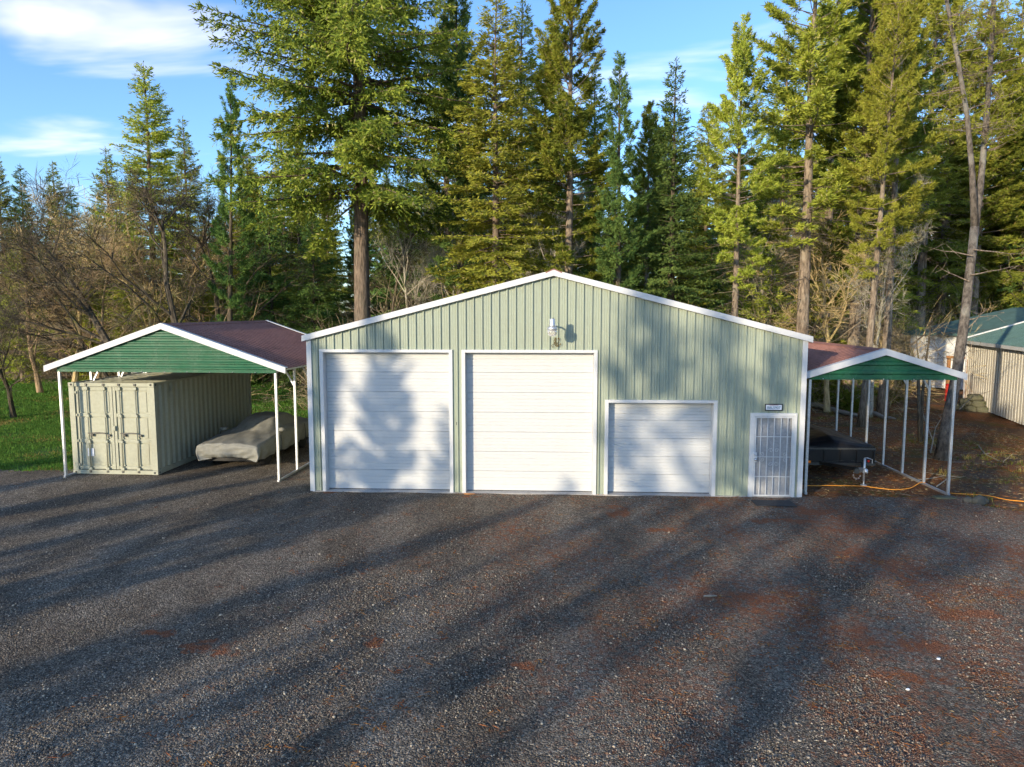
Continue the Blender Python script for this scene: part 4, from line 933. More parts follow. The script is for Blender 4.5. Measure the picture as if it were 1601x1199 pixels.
for px, top, d, k, ws, lb in ((178, 235, 52, 'fir_a', 1.2, 'green fir left of the lone sunlit fir'), (300, 190, 48, 'fir_a', 1.1, 'green fir between the lone sunlit fir and the sparse leaning pine'), (395, 240, 50, 'fir_b', 1.2, 'golden green fir half hidden by the left boughs of the huge fir'), (700, -30, 43, 'fir_a', 1.1, 'green fir filling the gap right of the huge fir'), (815, 25, 44, 'fir_b', 1.2, 'golden green fir behind the yellow green fir'), (1290, -90, 43, 'pine_b', 1.3, 'golden green pine behind the broad golden green pine'), (1365, -120, 45, 'fir_b', 1.2, 'tall golden green fir right of the dense dark green pine'),
        (1440, -20, 56, 'pine_b', 1.35, 'golden green pine left of the leaning forked pine'), (1520, 30, 57, 'pine_a', 1.3, 'green pine seen between the stems of the forked pine'), (1565, -10, 60, 'fir_a', 1.2, 'green fir far behind the beige shed'), (1215, 60, 46, 'fir_a', 1.1, 'green fir between the slim olive pine and the broad golden green pine'), (925, 110, 50, 'fir_a', 1.1, 'green fir left of the dark pine spire'), (1100, 170, 47, 'fir_b', 1.1, 'golden green fir between the blue green fir and the slim olive pine')):
    tree_px(k, 'conifer_tree', lb, px, top, d, ws)
PR['young_gold'] = conifer(18, 9, .10, .06, 2.0, full, .36, 5, fol='gold_needles', brk='pine_bark', e_low=-5, droop=.3, snags=4, **FD)
for px, top, d, lb in ((1085, 355, 33, 'young golden green conifer over the middle of the right garage slope'), (1150, 385, 34, 'young golden green conifer right of the garage slope middle'), (1205, 400, 33, 'young golden green conifer at the right garage eave'), (1275, 380, 35, 'young golden green conifer left of the pale bare tree above the right carport'), (28, 385, 44, 'young golden green conifer at the left edge of the brush'), (140, 395, 43, 'young golden green conifer in the left brush'), (205, 380, 46, 'young golden green conifer behind the dark leaning bare tree'), (318, 400, 42, 'young golden green conifer behind the left carport ridge'), (735, 340, 38, 'young golden green conifer above the left garage slope'), (830, 370, 36, 'young golden green conifer just left of the garage peak')):
    tree_px('young_gold', 'young_conifer', lb, px, top, d, 1.1, 'young sunlit conifers behind the garage')
for px, top, d, k, lb in ((10, 246, 72, 'fir_a', 'distant fir at the far left edge of the view'), (48, 262, 76, 'fir_c', 'distant dark fir next to the left edge fir'), (96, 255, 74, 'fir_a', 'tallest of the distant firs on the left skyline'), (122, 290, 80, 'fir_c', 'short distant fir right of the tallest far fir'), (160, 318, 86, 'fir_a', 'smallest distant fir in the dip of the left skyline')):
    tree_px(k, 'fir_tree', lb, px, top, d, 1.15, 'distant firs on the left skyline')
# low boughed young firs in the shade
for px, top, d, lb in ((425, 300, 43, 'shaded young fir with drooping boughs left of the huge trunk'), (492, 330, 42, 'shaded young fir close to the huge trunk on its left'), (640, 270, 40, 'shaded young fir right of the huge trunk'), (950, 330, 40, 'young fir above the right garage roof below the dark pine spire'), (1050, 330, 36, 'bushy young fir behind the right garage slope'), (1110, 360, 37, 'low young fir below the slim olive pine')):
    tree_px('bough', 'young_fir', lb, px, top, d, 1.15, 'young firs in the shade of the stand')
# deep stand: many look-alike conifers behind the first row
r2 = random.Random(5)
for i in range(48):
    px = 330 + (i + r2.uniform(-.4, .4)) * 27.5; d = r2.uniform(46, 62); top = r2.uniform(170, 330)
    if px > 1150: top -= 60
    if px > 1395: d += 12
    k = r2.choice(['fir_a', 'fir_a', 'pine_c', 'fir_b', 'pine_a', 'fir_c'])
    tree_px(k, 'conifer_tree', {'fir_c': 'dark fir', 'fir_a': 'green fir', 'pine_c': 'narrow dark pine', 'fir_b': 'golden green fir', 'pine_a': 'tufted green pine'}[k] + ' in the dense stand ' + ('left of the garage peak' if px < 866 else 'between garage peak and right eave' if px < 1262 else 'right of the garage'), px, top, d, r2.uniform(.85, 1.15), 'dense stand behind the garage')
for i in range(46):
    px = -60 + (i + r2.uniform(-.4, .4)) * 39; d = r2.uniform(66, 92); top = r2.uniform(300, 360) - (60 if px > 400 else 0)
    tree_px(r2.choice(['fir_c', 'fir_a', 'fir_b']), 'conifer_tree', 'far conifer of the low dark treeline at the horizon', px, top, d, 1.3, 'far treeline')
# bare deciduous trees
for k, px, top, d, lb, rot, ws in (
        ('bare_dark', 215, 205, 34, 'dark bare tree leaning left above the left carport roof', 0., 1.2), ('bare_dark2', 300, 215, 33, 'dark bare tree with forked limbs right of the leaning one', 1., 1.2),
        ('bare_dark', 175, 300, 38, 'crooked bare tree in the brush left of the carport peak', .4, 1.1), ('alder_gold', 108, 275, 40, 'golden sunlit bare tree in the left brush', 2., 1.2),
        ('alder_gold', 250, 300, 37, 'golden bare tree behind the dark leaning tree', 4., 1.2), ('bare_brown', 55, 330, 39, 'brown twiggy bare tree at the left edge of the brush', 1., 1.5),
        ('bare_dark2', 335, 270, 38, 'bare dark tree below the sparse leaning pine', 3., 1.1), ('alder', 650, 240, 36, 'pale thin bare alder right of the huge trunk', 0., .9), ('alder', 690, 200, 38, 'pale bare alder below the yellow green fir', 2., .9),
        ('alder', 845, 280, 34, 'pale bare alder just left of the garage peak', 3., .9), ('bare_dark2', 600, 300, 36, 'dark bare tree directly behind the huge trunk', 5., .9), ('alder', 1180, 280, 35, 'pale bare alder below the slim olive pine', 1., .9),
        ('alder_gold', 1300, 300, 32, 'golden bare tree above the right carport roof', 2.4, 1.2), 
        ('alder_gold', 1580, 290, 62, 'golden bare tree behind the beige shed roof', 1., 1.2), ('bare_dark', 10, 420, 30, 'dark bare tree at the far left edge of the lawn', 2.2, 1.1), ('bare_brown', 145, 350, 36, 'brown bare tree in the middle of the left brush', 2., 1.4), ('bare_brown', 280, 330, 40, 'brown bare tree far behind the carport ridge', 2., 1.4),
        ):
    tree_px(k, 'bare_tree', lb, px, top, d, ws, rot=rot)

# forked leaning pine on the right, built as it stands
def forked_pine():
    b = gnd(1473, 716); t = thing('forked_pine', 'tall leaning forked pine with dark scaly trunk right of the right carport', 'tree', (b[0], b[1], -.08)); d0 = (b - CAM) @ fw
    def pt(x, y, d): return at_depth(x, y, d) - np.array((b[0], b[1], -.08))
    main = [pt(1472, 722, d0), pt(1480, 665, d0), pt(1495, 590, d0), pt(1508, 500, d0 + .2), pt(1517, 420, d0 + .3), pt(1524, 355, d0 + .4)]
    m = MB(); m.tube(main, [.23, .165, .15, .14, .13, .125], 12); m.tube([main[-1], pt(1520, 270, d0 + .2), pt(1512, 180, d0), pt(1497, 90, d0), pt(1478, -10, d0 + .1), pt(1466, -90, d0)], [.12, .085, .075, .065, .055, .03], 8)
    m.tube([main[-1] - np.array((0, 0, .2)), pt(1533, 290, d0 + .6), pt(1541, 200, d0 + .9), pt(1549, 90, d0 + 1), pt(1555, -20, d0 + 1.1), pt(1560, -110, d0 + 1)], [.12, .10, .09, .08, .065, .03], 8)
    m.build('trunk', 'scaly_bark', t, True)
    rs = np.random.RandomState(3); W = MB(); K = []
    lead = [[pt(1520, 270, d0 + .2), pt(1512, 180, d0), pt(1497, 90, d0), pt(1478, -10, d0), pt(1466, -90, d0)], [pt(1533, 290, d0 + .6), pt(1541, 200, d0 + .9), pt(1549, 90, d0 + 1), pt(1555, -20, d0 + 1.1), pt(1560, -110, d0 + 1)]]
    for Ld in lead:
        Ld = np.array(Ld)
        for k in range(30):
            u = rs.uniform(.15, 1) * 4; i = min(3, int(u)); q = Ld[i] + (Ld[i + 1] - Ld[i]) * (u - i); az = rs.rand() * 6.28; L = rs.uniform(.7, 2.0); s = np.linspace(0, 1, 6)
            P = q + np.stack((L * s * math.cos(az), L * s * math.sin(az), L * (.1 * s - .25 * s ** 2 + .25 * s ** 3)), 1) + rs.normal(0, .04, (6, 3)) * s[:, None]; W.tube(P, .022 * (1.1 - s), 4, False)
            for j in range(9):
                c = P[2 + j % 4] + rs.normal(0, .12, 3); e = c + rs.normal(0, .25, 3) + np.array((0, 0, .05)); W.tube([c, e], [.008, .004], 3, False)
                if rs.rand() < .62:
                    n = 26; v = rs.normal(0, 1, (n, 3)); v /= np.linalg.norm(v, axis=1)[:, None]; v += (e - c) / np.linalg.norm(e - c) * .6; K.append(kites(e + rs.normal(0, .04, (n, 3)), v, rs.uniform(.10, .2, n), np.full(n, .022), rs, .1))
    for x, y, dx, dz in ((1500, 560, .5, .35), (1506, 520, .9, .9), (1500, 640, .55, .45), (1488, 660, -.4, .2), (1516, 440, -1.0, .5), (1518, 430, 1.5, .3), (1522, 390, 1.9, -.2), (1510, 500, 1.2, .2), (1521, 400, -1.4, .3)):
        q = pt(x, y, d0 + .1); s = np.linspace(0, 1, 6); P = q + np.stack((dx * s, .15 * s, dz * s), 1) + rs.normal(0, .035, (6, 3)) * s[:, None]; W.tube(P, .022 * (1.05 - s), 5, False)
        for j in range(7): c = P[2 + j % 4]; W.tube([c, c + rs.normal(0, .22, 3)], [.008, .002], 3, False)
    W.build('branches', 'pine_bark', t); link('crown', kite_mesh('crown', np.vstack(K), 'gold_needles'), None, t)
forked_pine()
def crooked_maple():
    b = gnd(1439, 690); t = thing('crooked_sapling', 'dark crooked sapling with two thin stems before the white outbuilding', 'tree', (b[0], b[1], -.06)); d0 = (b - CAM) @ fw
    def pt(x, y, dd=0): return at_depth(x, y, d0 + dd) - np.array((b[0], b[1], -.06))
    m = MB(); m.tube([pt(1438, 690), pt(1437, 640), pt(1436, 600), pt(1434, 570), pt(1426, 553), pt(1423, 540), pt(1432, 533), pt(1446, 523), pt(1450, 505)], [.07, .06, .055, .045, .04, .036, .032, .025, .012], 7)
    m.tube([pt(1440, 690, .2), pt(1442, 620, .2), pt(1447, 570, .2), pt(1452, 535, .2), pt(1456, 500, .2)], [.06, .05, .04, .03, .012], 7); m.tube([pt(1436, 600), pt(1436, 560), pt(1434, 545), pt(1432, 515)], [.03, .03, .02, .01], 5)
    m.build('trunk', 'dark_bark', t, True); rs = np.random.RandomState(8); W = MB()
    for k in range(34):
        y = rs.uniform(500, 600); c = pt(1452 - (y - 500) * .12, y, rs.uniform(0, .2)); P = [c]; dd = rs.normal(0, .3, 3) + np.array((.3, 0, -.05))
        for q in range(4): P.append(P[-1] + dd * .45 + rs.normal(0, .07, 3)); dd[2] -= .12
        W.tube(P, np.linspace(.010, .003, 5), 3, False)
        for j in range(4): W.tube([P[1 + j], P[1 + j] + rs.normal(0, .25, 3)], [.005, .002], 3, False)
    W.build('crown', 'dark_bark', t)
crooked_maple()
b = gnd(1348, 664); place_tree('pine_b', 'pine_tree', 'dark trunked pine rooted just behind the right carport', b[0], b[1], -.1, 17, .95, tilt=(0, R(2)))
b = gnd(1360, 652); place_tree('alder', 'bare_tree', 'thin pale alder beside the dark trunk behind the right carport', b[0] + .3, b[1] + .6, -.1, 11, .8)
b = gnd(-8, 655); place_tree('bare_dark2', 'bare_tree', 'dark bare trunk rooted in the lawn at the left edge', b[0], b[1], -.1, 8, 1.3, rot=2.)

# trees behind the viewpoint that shade the yard
r3 = random.Random(21); su = np.array((tosun.x, tosun.y)) / math.hypot(tosun.x, tosun.y); sp_ = np.array((-su[1], su[0]))
SHADE = [(3.4, 31, 10.6, 'pine_a', 1.0), (4.7, 34, 10.6, 'pine_b', 1.0), (2.2, 29, 8.2, 'fir_b', .8), (-2.0, 40, 14.2, 'pine_high', .85), (-3.3, 47, 15.2, 'pine_high', .7), (-4.4, 29, 10.8, 'pine_b', .8), (-1.0, 36, 6.3, 'fir_b', 1.7), (-2.7, 37, 6.5, 'fir_a', 1.6), (-5.7, 46, 15.4, 'pine_high', 1.2), (-7.5, 44, 14.8, 'pine_high', 1.3), (-7.4, 24, 6.5, 'fir_b', .8), 
         (-14.5, 34, 11, 'pine_b', 1.0), (-.3, 32, 7.4, 'fir_b', 1.0), (6.8, 30, 6.0, 'fir_b', 1.4), (8.6, 32, 6.6, 'pine_a', 1.5), (11.2, 31, 6.4, 'fir_a', 1.3), (14, 33, 7.0, 'pine_a', 1.5)]
for a, dist, H, k, ws in SHADE:
    p = su * dist - sp_ * a
    place_tree(k, 'pine_tree', 'conifer standing behind the viewpoint and shading the gravel yard', p[0], p[1], -.1, H, ws, 'shade trees behind the viewpoint')

# ------------------------------------------------------------------ brush, grass, stones, litter
def proj_x(x, y):
    v = np.array((x, y, 1.5)) - CAM; d = v @ fw; return 800.5 + FPX * (v @ rt) / d, d
def clear_view(x, y):
    p, d = proj_x(x, y); return not (1398 < p < 1640 and d < 48) and not (370 < p < 490 and d < 45)
def scatter_px(name, label, cat, protos, boxes, n, smin, smax, seed, keep=None):
    rs = np.random.RandomState(seed); P = []
    while len(P) < n:
        x0, x1, y0, y1 = boxes[rs.randint(len(boxes))]; x, y = rs.uniform(x0, x1), rs.uniform(y0, y1)
        if clear_view(x, y) and (keep is None or keep(x, y)): P.append((x, y, 0))
    P = np.array(P); P[:, 2] = terrain_z(P[:, 0], P[:, 1]) - .03
    rot = np.zeros((n, 3)); rot[:, 2] = rs.rand(n) * 6.28; s = rs.uniform(smin, smax, n); o = scatter(name, P, protos, rot, np.stack((s, s, s * rs.uniform(.8, 1.2, n)), 1), rs.randint(0, len(protos), n))
    return tag(o, label, cat, kind='stuff')
SH = [shrub(41, 3.2, 26), shrub(42, 2.6, 30, .9), shrub(43, 3.6, 22, .6)]
SHG = [shrub(44, 3.6, 26, .6, 'gold_twig_bark'), shrub(45, 3.0, 28, .8, 'gold_twig_bark'), shrub(46, 3.2, 26, .7, 'twig_bark')]
SHR = [shrub(47, 3.0, 28, .8, 'red_twig_bark'), shrub(48, 2.6, 28, .9, 'twig_bark')]
# left thicket (behind the lawn), between the trunks behind the garage, and the sunlit thicket on the right
scatter_px('brush_thicket', 'brown leafless brush along the far edge of the lawn', 'brush', SHR + SH[:2], [(-62, -14, 26.5, 36), (-50, -16, 36, 50)], 330, .7, 1.5, 1)
scatter_px('brush_thicket', 'leafless brush between the trunks behind the garage', 'brush', SH + SHR, [(-16, 8, 15, 34)], 150, .7, 1.4, 2)
scatter_px('brush_thicket', 'golden leafless brush behind the right garage corner and carport', 'brush', SHG, [(5, 20, 13.5, 24), (6, 30, 24, 40), (12, 26, 28, 36)], 200, .7, 1.35, 3, keep=lambda x, y: not (10.5 < x < 19 and y < 17.5) and not (x > 17.5 and y < 26.5))
def leaf_bush(seed, Rr, H, n, m):
    rs = np.random.RandomState(seed); v = rs.normal(0, 1, (n, 3)); v /= np.linalg.norm(v, axis=1)[:, None]; r = rs.rand(n) ** .4; P = v * r[:, None] * np.array((Rr, Rr, H / 2)); P[:, 2] += H / 2
    P *= (1 + .25 * vn2(v[:, 0] * 3 + 9, v[:, 1] * 3 + v[:, 2] * 2, seed))[:, None]; return kite_mesh('leaf_bush', kites(P, v + np.array((0, 0, .4)), rs.uniform(.10, .26, n), rs.uniform(.03, .07, n), rs, .5), m)
LB = [leaf_bush(51, .8, 1.1, 1500, 'bush_leaves'), leaf_bush(52, 1.1, 1.4, 2200, 'pine_needles'), leaf_bush(53, .9, 1.9, 1900, 'gold_needles')]
scatter_px('understorey', 'low evergreen undergrowth below the trees behind the garage', 'undergrowth', LB, [(-30, 8, 28, 44), (5, 22, 15, 34), (-16, 6, 18, 30)], 190, .7, 1.7, 4, keep=lambda x, y: not (x > 17.5 and y < 26.5) and not (10 < x < 18 and y < 17))
for px, py, r_, h_, lb in ((1392, 628, .9, 1.5, 'yellow green bush behind the right carport posts'), (1330, 640, .7, .8, 'low green bush behind the right carport near the dark trunk')):
    p = gnd(px, py); o = thing('leafy_bush', lb, 'bush', (p[0], p[1], -.05)); link('leaves', leaf_bush(int(px), r_, h_, 2600, 'bush_leaves'), None, o)
    m = MB(); rs = np.random.RandomState(px)
    for k in range(10): e = rs.normal(0, .5 * r_, 3); m.tube([(0, 0, 0), (e[0] * .4, e[1] * .4, h_ * .4), (e[0], e[1], h_ * .8)], [.015, .01, .004], 4)
    m.build('stems', 'twig_bark', o)
def tuft(seed, n, h, spread, m, w=.012):
    rs = np.random.RandomState(seed); P = np.zeros((n, 3)); P[:, :2] = rs.normal(0, spread, (n, 2)); D = np.stack((rs.normal(0, .4, n), rs.normal(0, .4, n), np.ones(n)), 1); D /= np.linalg.norm(D, axis=1)[:, None]
    return kite_mesh('tuft', kites(P, D, h * rs.uniform(.5, 1.2, n), np.full(n, w), rs, .12), m)
def lawn_grass():
    rs = np.random.RandomState(9); n = 60000; x = rs.uniform(-45, -5.5, n); y = 1.3 + 26 * rs.rand(n) ** 1.5
    k = ~gravel_inside(x, y - .55 * rs.rand(n) ** 3) & (fbm(x * .8, y * .8, 91, 3) + rs.rand(n) > -.3); k &= (np.abs(x / (y + 17.3)) < 1.05) & ~((x > -6.3) & (y < 9.4)); x, y = x[k], y[k]; n = len(x)
    z = -.035 + .015 * fbm(x * .4, y * .4, 44, 3) + np.clip((y - 20) / 8, 0, 1) * .12; rot = np.zeros((n, 3)); rot[:, 2] = rs.rand(n) * 6.28; s = rs.uniform(.7, 1.5, n) * (1 + np.clip((y - 5) / 25, 0, 1) * .8)
    o = scatter('grass', np.stack((x, y, z), 1), [tuft(1, 16, .07, .09, 'grass_blades', .016), tuft(2, 16, .055, .1, 'grass_blades', .016), tuft(3, 10, .07, .1, 'dry_grass', .014)], rot, np.stack((s, s, s), 1), np.where(fbm(x * .5, y * .5, 92, 3) + rs.normal(0, .35, n) > .75, 2, rs.randint(0, 2, n))); tag(o, 'short green lawn grass left of the garage', 'grass', kind='stuff')
lawn_grass()
def rock(seed, sub=1, flat=.6):
    rs = np.random.RandomState(seed); t = (1 + 5 ** .5) / 2
    V = np.array([(-1, t, 0), (1, t, 0), (-1, -t, 0), (1, -t, 0), (0, -1, t), (0, 1, t), (0, -1, -t), (0, 1, -t), (t, 0, -1), (t, 0, 1), (-t, 0, -1), (-t, 0, 1)]) / math.hypot(1, t)
    F = [(0, 11, 5), (0, 5, 1), (0, 1, 7), (0, 7, 10), (0, 10, 11), (1, 5, 9), (5, 11, 4), (11, 10, 2), (10, 7, 6), (7, 1, 8), (3, 9, 4), (3, 4, 2), (3, 2, 6), (3, 6, 8), (3, 8, 9), (4, 9, 5), (2, 4, 11), (6, 2, 10), (8, 6, 7), (9, 8, 1)]
    for _ in range(sub):
        E = {}; V = list(V); N = []
        def mid(a, b):
            k = (min(a, b), max(a, b))
            if k not in E: q = (np.array(V[a]) + np.array(V[b])) / 2; V.append(q / np.linalg.norm(q)); E[k] = len(V) - 1
            return E[k]
        for a, b, c in F: ab, bc, ca = mid(a, b), mid(b, c), mid(c, a); N += [(a, ab, ca), (b, bc, ab), (c, ca, bc), (ab, bc, ca)]
        F = N; V = np.array(V)
    V = V * (1 + rs.uniform(-.25, .2, len(V)))[:, None] * np.array((1, rs.uniform(.6, .9), flat)); return V, F
def gravel_stones():
    rs = np.random.RandomState(14); P = []
    for d0, d1, dens in ((6.0, 8.5, 2300), (8.5, 12, 1250), (12, 17.6, 380), (17.6, 22, 90)):
        hw = d1 * .76; n = int((d1 - d0) * 2 * hw * dens); d = rs.uniform(d0, d1, n); l = rs.uniform(-hw, hw, n); k = np.abs(l) < d * .75; d, l = d[k], l[k]
        P.append(np.stack((l * math.cos(YAW) - d * math.sin(YAW), CAMY + d * math.cos(YAW) + l * math.sin(YAW)), 1))
    P = np.vstack(P); P = P[gravel_inside(P[:, 0], P[:, 1]) & (fbm((P[:, 0] - .35 * P[:, 1]) * .9, P[:, 1] * .16, 70, 3) + rs.normal(0, .35, len(P)) > -.25)]; P = P[~((P[:, 0] > GX0 - .1) & (P[:, 0] < GX1 + .1) & (P[:, 1] > -.1))]; n = len(P)
    s = np.clip(rs.lognormal(math.log(.0062), .42, n), .003, .026); rot = rs.rand(n, 3) * 6.28; rot[:, :2] *= .12
    pr = []
    for k in range(3):
        V, F = rock(200 + k, 0, .7); pr.append(fast_mesh('stone', V, None, F, 'gravel_stone'))
    o = scatter('gravel_stones', np.stack((P[:, 0], P[:, 1], .005 + s * .25), 1), pr, rot, np.stack((s, s, s), 1), rs.randint(0, 3, n)); tag(o, 'loose grey crushed stones covering the yard', 'gravel', kind='stuff')
gravel_stones()
def litter():
    rs = np.random.RandomState(17); n = 9000; d = 6 + 16 * rs.rand(n) ** .8; l = rs.uniform(-.75, .75, n) * d; x = l * math.cos(YAW) - d * math.sin(YAW); y = CAMY + d * math.cos(YAW) + l * math.sin(YAW)
    w = np.clip((x + 9) / 16, .10, 1); k = (rs.rand(n) < w * np.clip(.5 + fbm(x * .5, y * .4, 71, 3), .08, 1)) & gravel_inside(x, y) & ~((x > GX0 - .1) & (x < GX1 + .1) & (y > -.1)); x, y = x[k], y[k]
    m = 16000; x2 = rs.uniform(6.5, 24, m); y2 = rs.uniform(-6, 20, m); k = ~gravel_inside(x2, y2) & (x2 / (y2 + 17.3) < .8) & (x2 < 18); x2, y2 = x2[k], y2[k]; z2 = terrain_z(x2, y2)
    X = np.concatenate((x, x2)); Y = np.concatenate((y, y2)); Z = np.concatenate((np.full(len(x), .016), z2 + .012)); n = len(X)
    pr = []
    for sd, L, W_, cnt in ((1, .07, .012, 7), (2, .06, .03, 2), (3, .10, .010, 5)):
        r_ = np.random.RandomState(sd); P = np.zeros((cnt, 3)); P[:, :2] = r_.normal(0, .05, (cnt, 2)); D = np.zeros((cnt, 3)); a = r_.rand(cnt) * 6.28; D[:, 0] = np.cos(a); D[:, 1] = np.sin(a); D[:, 2] = .12
        K = kites(P, D, L * r_.uniform(.6, 1.3, cnt), np.full(cnt, W_), r_, .05); K[:, 2] = np.abs(K[:, 2]) * .5; pr.append(kite_mesh('litter', K, 'litter_needles'))
    r_ = np.random.RandomState(8); cnt = 3; P = np.zeros((cnt, 3)); P[:, :2] = r_.normal(0, .10, (cnt, 2)); a = r_.rand(cnt) * 6.28
    K = kites(P, np.stack((np.cos(a), np.sin(a), .2 * np.ones(cnt)), 1), np.array((.09, .07, .08)), np.array((.055, .045, .05)), r_, .1); K[:, 2] = np.abs(K[:, 2]) * .6; pr.append(kite_mesh('litter', K, 'dry_leaf'))
    onfloor = np.arange(n) >= len(x); kind_ = np.where(onfloor & (rs.rand(n) < .35), 3, np.where(rs.rand(n) < .04, 3, rs.choice(3, n, p=(.5, .2, .3))))
    rot = np.zeros((n, 3)); rot[:, 2] = rs.rand(n) * 6.28; s = rs.uniform(.6, 1.5, n) * np.where(onfloor, 1.25, .7 + .3 * (kind_ != 3))
    tag(scatter('needle_litter', np.stack((X, Y, Z), 1), pr, rot, np.stack((s, s, s), 1), kind_), 'rust brown needle litter strewn over gravel and forest floor', 'litter', kind='stuff')
    n = 1600; x = rs.uniform(10.3, 24, n); y = rs.uniform(-4, 24, n); k = (fbm(x * .35, y * .35, 75, 3) > .05) & (x < 18.5); x, y = x[k], y[k]; n = len(x); rot = np.zeros((n, 3)); rot[:, 2] = rs.rand(n) * 6.28; s = rs.uniform(.7, 1.7, n)
    tag(scatter('grass', np.stack((x, y, terrain_z(x, y) - .01), 1), [tuft(5, 14, .13, .07, 'dry_grass'), tuft(6, 16, .10, .08, 'bush_leaves')], rot, np.stack((s, s, s), 1), rs.randint(0, 2, n)), 'sparse grass tufts on the forest floor right of the carport', 'grass', kind='stuff')
litter()

# ------------------------------------------------------------------ small things
def cord():
    pts = [(1256, 757), (1300, 756.5), (1330, 757), (1352, 757.5), (1375, 761), (1400, 763.5), (1425, 761), (1442, 756), (1460, 763), (1485, 769), (1515, 770), (1545, 772), (1575, 779), (1601, 785), (1640, 790), (1700, 800)]
    P = np.array([gnd(*p) for p in pts]); P[:, 2] = np.maximum(terrain_z(P[:, 0], P[:, 1]), -.06) + .02; P[P[:, 1] < .05, 2] = np.maximum(P[P[:, 1] < .05, 2], .02)
    P[7, 2] = .08; u = np.linspace(0, len(P) - 1, 90); Q = np.stack([np.interp(u, np.arange(len(P)), P[:, k]) for k in range(3)], 1)
    for _ in range(3): Q[1:-1] = (Q[:-2] + 2 * Q[1:-1] + Q[2:]) / 4
    m = MB(); m.tube(Q, .011, 6); tag(m.build('extension_cord', 'orange_plastic', None, True), 'orange extension cord trailing from the garage past the trailer', 'cord')
cord()
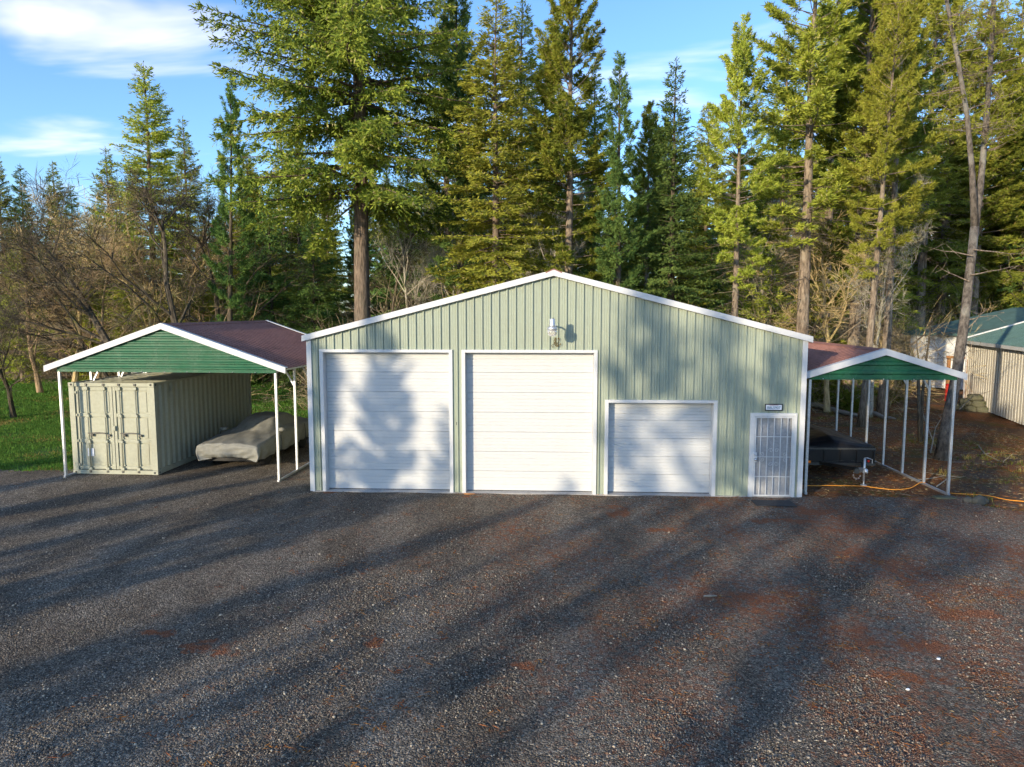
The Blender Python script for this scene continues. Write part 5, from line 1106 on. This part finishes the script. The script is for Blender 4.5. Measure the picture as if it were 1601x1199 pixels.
def blocks():
    p = gnd(1477, 779); tag(MB().box(p[0] - .24, p[0] + .24, p[1] - .10, p[1] + .12, -.06, .045).build('paver_block', 'mossy_stone', bevel=.02), 'flat mossy paver block under the front corner of the right carport', 'paver')
    p = gnd(1527, 785); i = 0
    for dx, dy, s, lb in ((-.18, .02, .13, 'left rock of the small pile beside the paver block'), (.02, -.03, .16, 'biggest rock of the small pile beside the paver block'), (.2, .06, .11, 'right rock of the small pile beside the paver block')):
        V, F = rock(300 + i, 1, .85); i += 1; o = link('rock', fast_mesh('rock', V * s, None, F, 'grey_stone'), None); o.location = (p[0] + dx, p[1] + dy, -.04 + s * .5); tag(o, lb, 'rock', 'small rock pile')
    A = gnd(1500, 634); Bq = gnd(1552, 640)
    for u, k, w, lb in ((0, 0, .5, 'bottom left block of the mossy stack at the beige shed corner'), (.36, 0, .5, 'bottom middle block of the mossy stack at the beige shed corner'), (.72, 0, .5, 'bottom right block of the mossy stack at the beige shed corner'), (1.05, 0, .42, 'lone end block lying right of the mossy stack'), (.18, 1, .5, 'upper left block of the mossy stack at the beige shed corner'), (.55, 1, .46, 'upper right block of the mossy stack at the beige shed corner'), (.42, 2, .5, 'topmost block of the mossy stack at the beige shed corner')):
        q = A + (Bq - A) * u; V, F = rock(320 + int(u * 50) + k, 2, .9); V = np.sign(V) * np.abs(V) ** .55 * np.array((w * .62, .28, .17)); z = float(terrain_z(np.array(q[0]), np.array(q[1])))
        o = link('stone_block', fast_mesh('stone_block', V, None, F, 'mossy_stone'), None); o.location = (q[0], q[1] - .1, z + .12 + k * .27); o.rotation_euler = (0, 0, R(-50 + 14 * k)); tag(o, lb, 'stone block', 'mossy blocks at the shed')
    # fallen log and sticks on the forest floor
    a, b = gnd(1272, 636), gnd(1345, 652); P = np.array([a + (b - a) * t for t in np.linspace(-.2, 1, 7)]); P[:, 2] = .06 + .03 * np.sin(np.arange(7)); tag(MB().tube(P, [.10, .13, .12, .115, .11, .1, .07], 10).build('fallen_log', 'log_wood', None, True), 'grey fallen log lying behind the right carport', 'log')
    a, b = gnd(1362, 648), gnd(1400, 658); P = np.array([a + (b - a) * t for t in np.linspace(0, 1, 6)]); P[:, 2] = .05 + .05 * np.sin(np.arange(6) * 1.7); tag(MB().tube(P, [.1, .09, .1, .08, .06, .03], 8).build('fallen_log', 'log_wood', None, True), 'short twisted log beside the dark trunk behind the right carport', 'log')
    for k, (pts, r_, lb) in enumerate((([(1530, 690), (1540, 705), (1560, 718), (1568, 722)], .025, 'pale curved stick on the forest floor right of the forked pine'), ([(1437, 655), (1450, 675), (1462, 690), (1472, 700)], .03, 'pale fallen branch leaning left of the forked pine base'), ([(1455, 705), (1462, 680), (1475, 668)], .018, 'thin branch curving up beside the forked pine base'), ([(1425, 748), (1455, 745), (1478, 741)], .016, 'thin stick lying along the inside of the right carport'), ([(1465, 757), (1478, 748), (1484, 742)], .02, 'short stick near the front corner post of the right carport'))):
        P = np.array([gnd(*p) for p in pts]); P[:, 2] = terrain_z(P[:, 0], P[:, 1]) + .03
        if k == 1: P[0, 2] += .75; P[1, 2] += .35
        if k == 2: P[1, 2] += .45; P[2, 2] += .65
        m = MB(); m.tube(P, np.linspace(r_, r_ * .35, len(P)), 6); rs = np.random.RandomState(k)
        for q in range(4): c = P[rs.randint(1, len(P))]; m.tube([c, c + np.abs(rs.normal(0, .22, 3)) * np.array((rs.choice([-1, 1]), rs.choice([-1, 1]), .5))], [r_ * .4, .003], 4)
        tag(m.build('fallen_branch', 'stick_wood'), lb, 'branch')
    p = gnd(1148 * 0 + 735, 774); tag(MB().tube([(p[0] - .15, p[1], .03), (p[0] - .02, p[1] - .02, .035), (p[0] + .12, p[1] + .02, .028)], [.02, .025, .012], 7).build('wood_chunk', 'raw_wood'), 'pale piece of wood on the gravel between the two tall doors', 'wood')
    p = gnd(1110, 934); tag(MB().tube([(p[0] - .10, p[1], .02), (p[0] + .0, p[1] - .01, .03), (p[0] + .11, p[1] + .02, .02)], [.015, .022, .012], 7).build('wood_chunk', 'log_wood'), 'grey wood chip at the left end of the rust litter patch', 'wood')
    for k, (x, y, lb) in enumerate(((1467, 1032, 'upper of two white pebbles on the gravel at lower right'), (1419, 1080, 'lower of two white pebbles on the gravel at lower right'))):
        p = gnd(x, y); V, F = rock(350 + k, 1, .5); o = link('pebble', fast_mesh('pebble', V * .026, None, F, 'plate_white'), None); o.location = (p[0], p[1], .02); tag(o, lb, 'pebble', 'white pebbles')
    # lawn bench beyond the container
    p = gnd(213, 600); t = thing('garden_bench', 'small grey slatted bench at the far side of the lawn', 'bench', (p[0], p[1], 0))
    for z in (.45, .62, .79): MB().box(-.7, .7, .2, .24, z, z + .10).build('slat', 'bench_grey', t)
    for y in (-.2, -.05, .1): MB().box(-.7, .7, y, y + .12, .40, .44).build('slat', 'bench_grey', t)
    for x in (-.6, .6): MB().box(x - .04, x + .04, -.2, .18, -.05, .395).build('leg', 'bench_grey', t)
blocks()
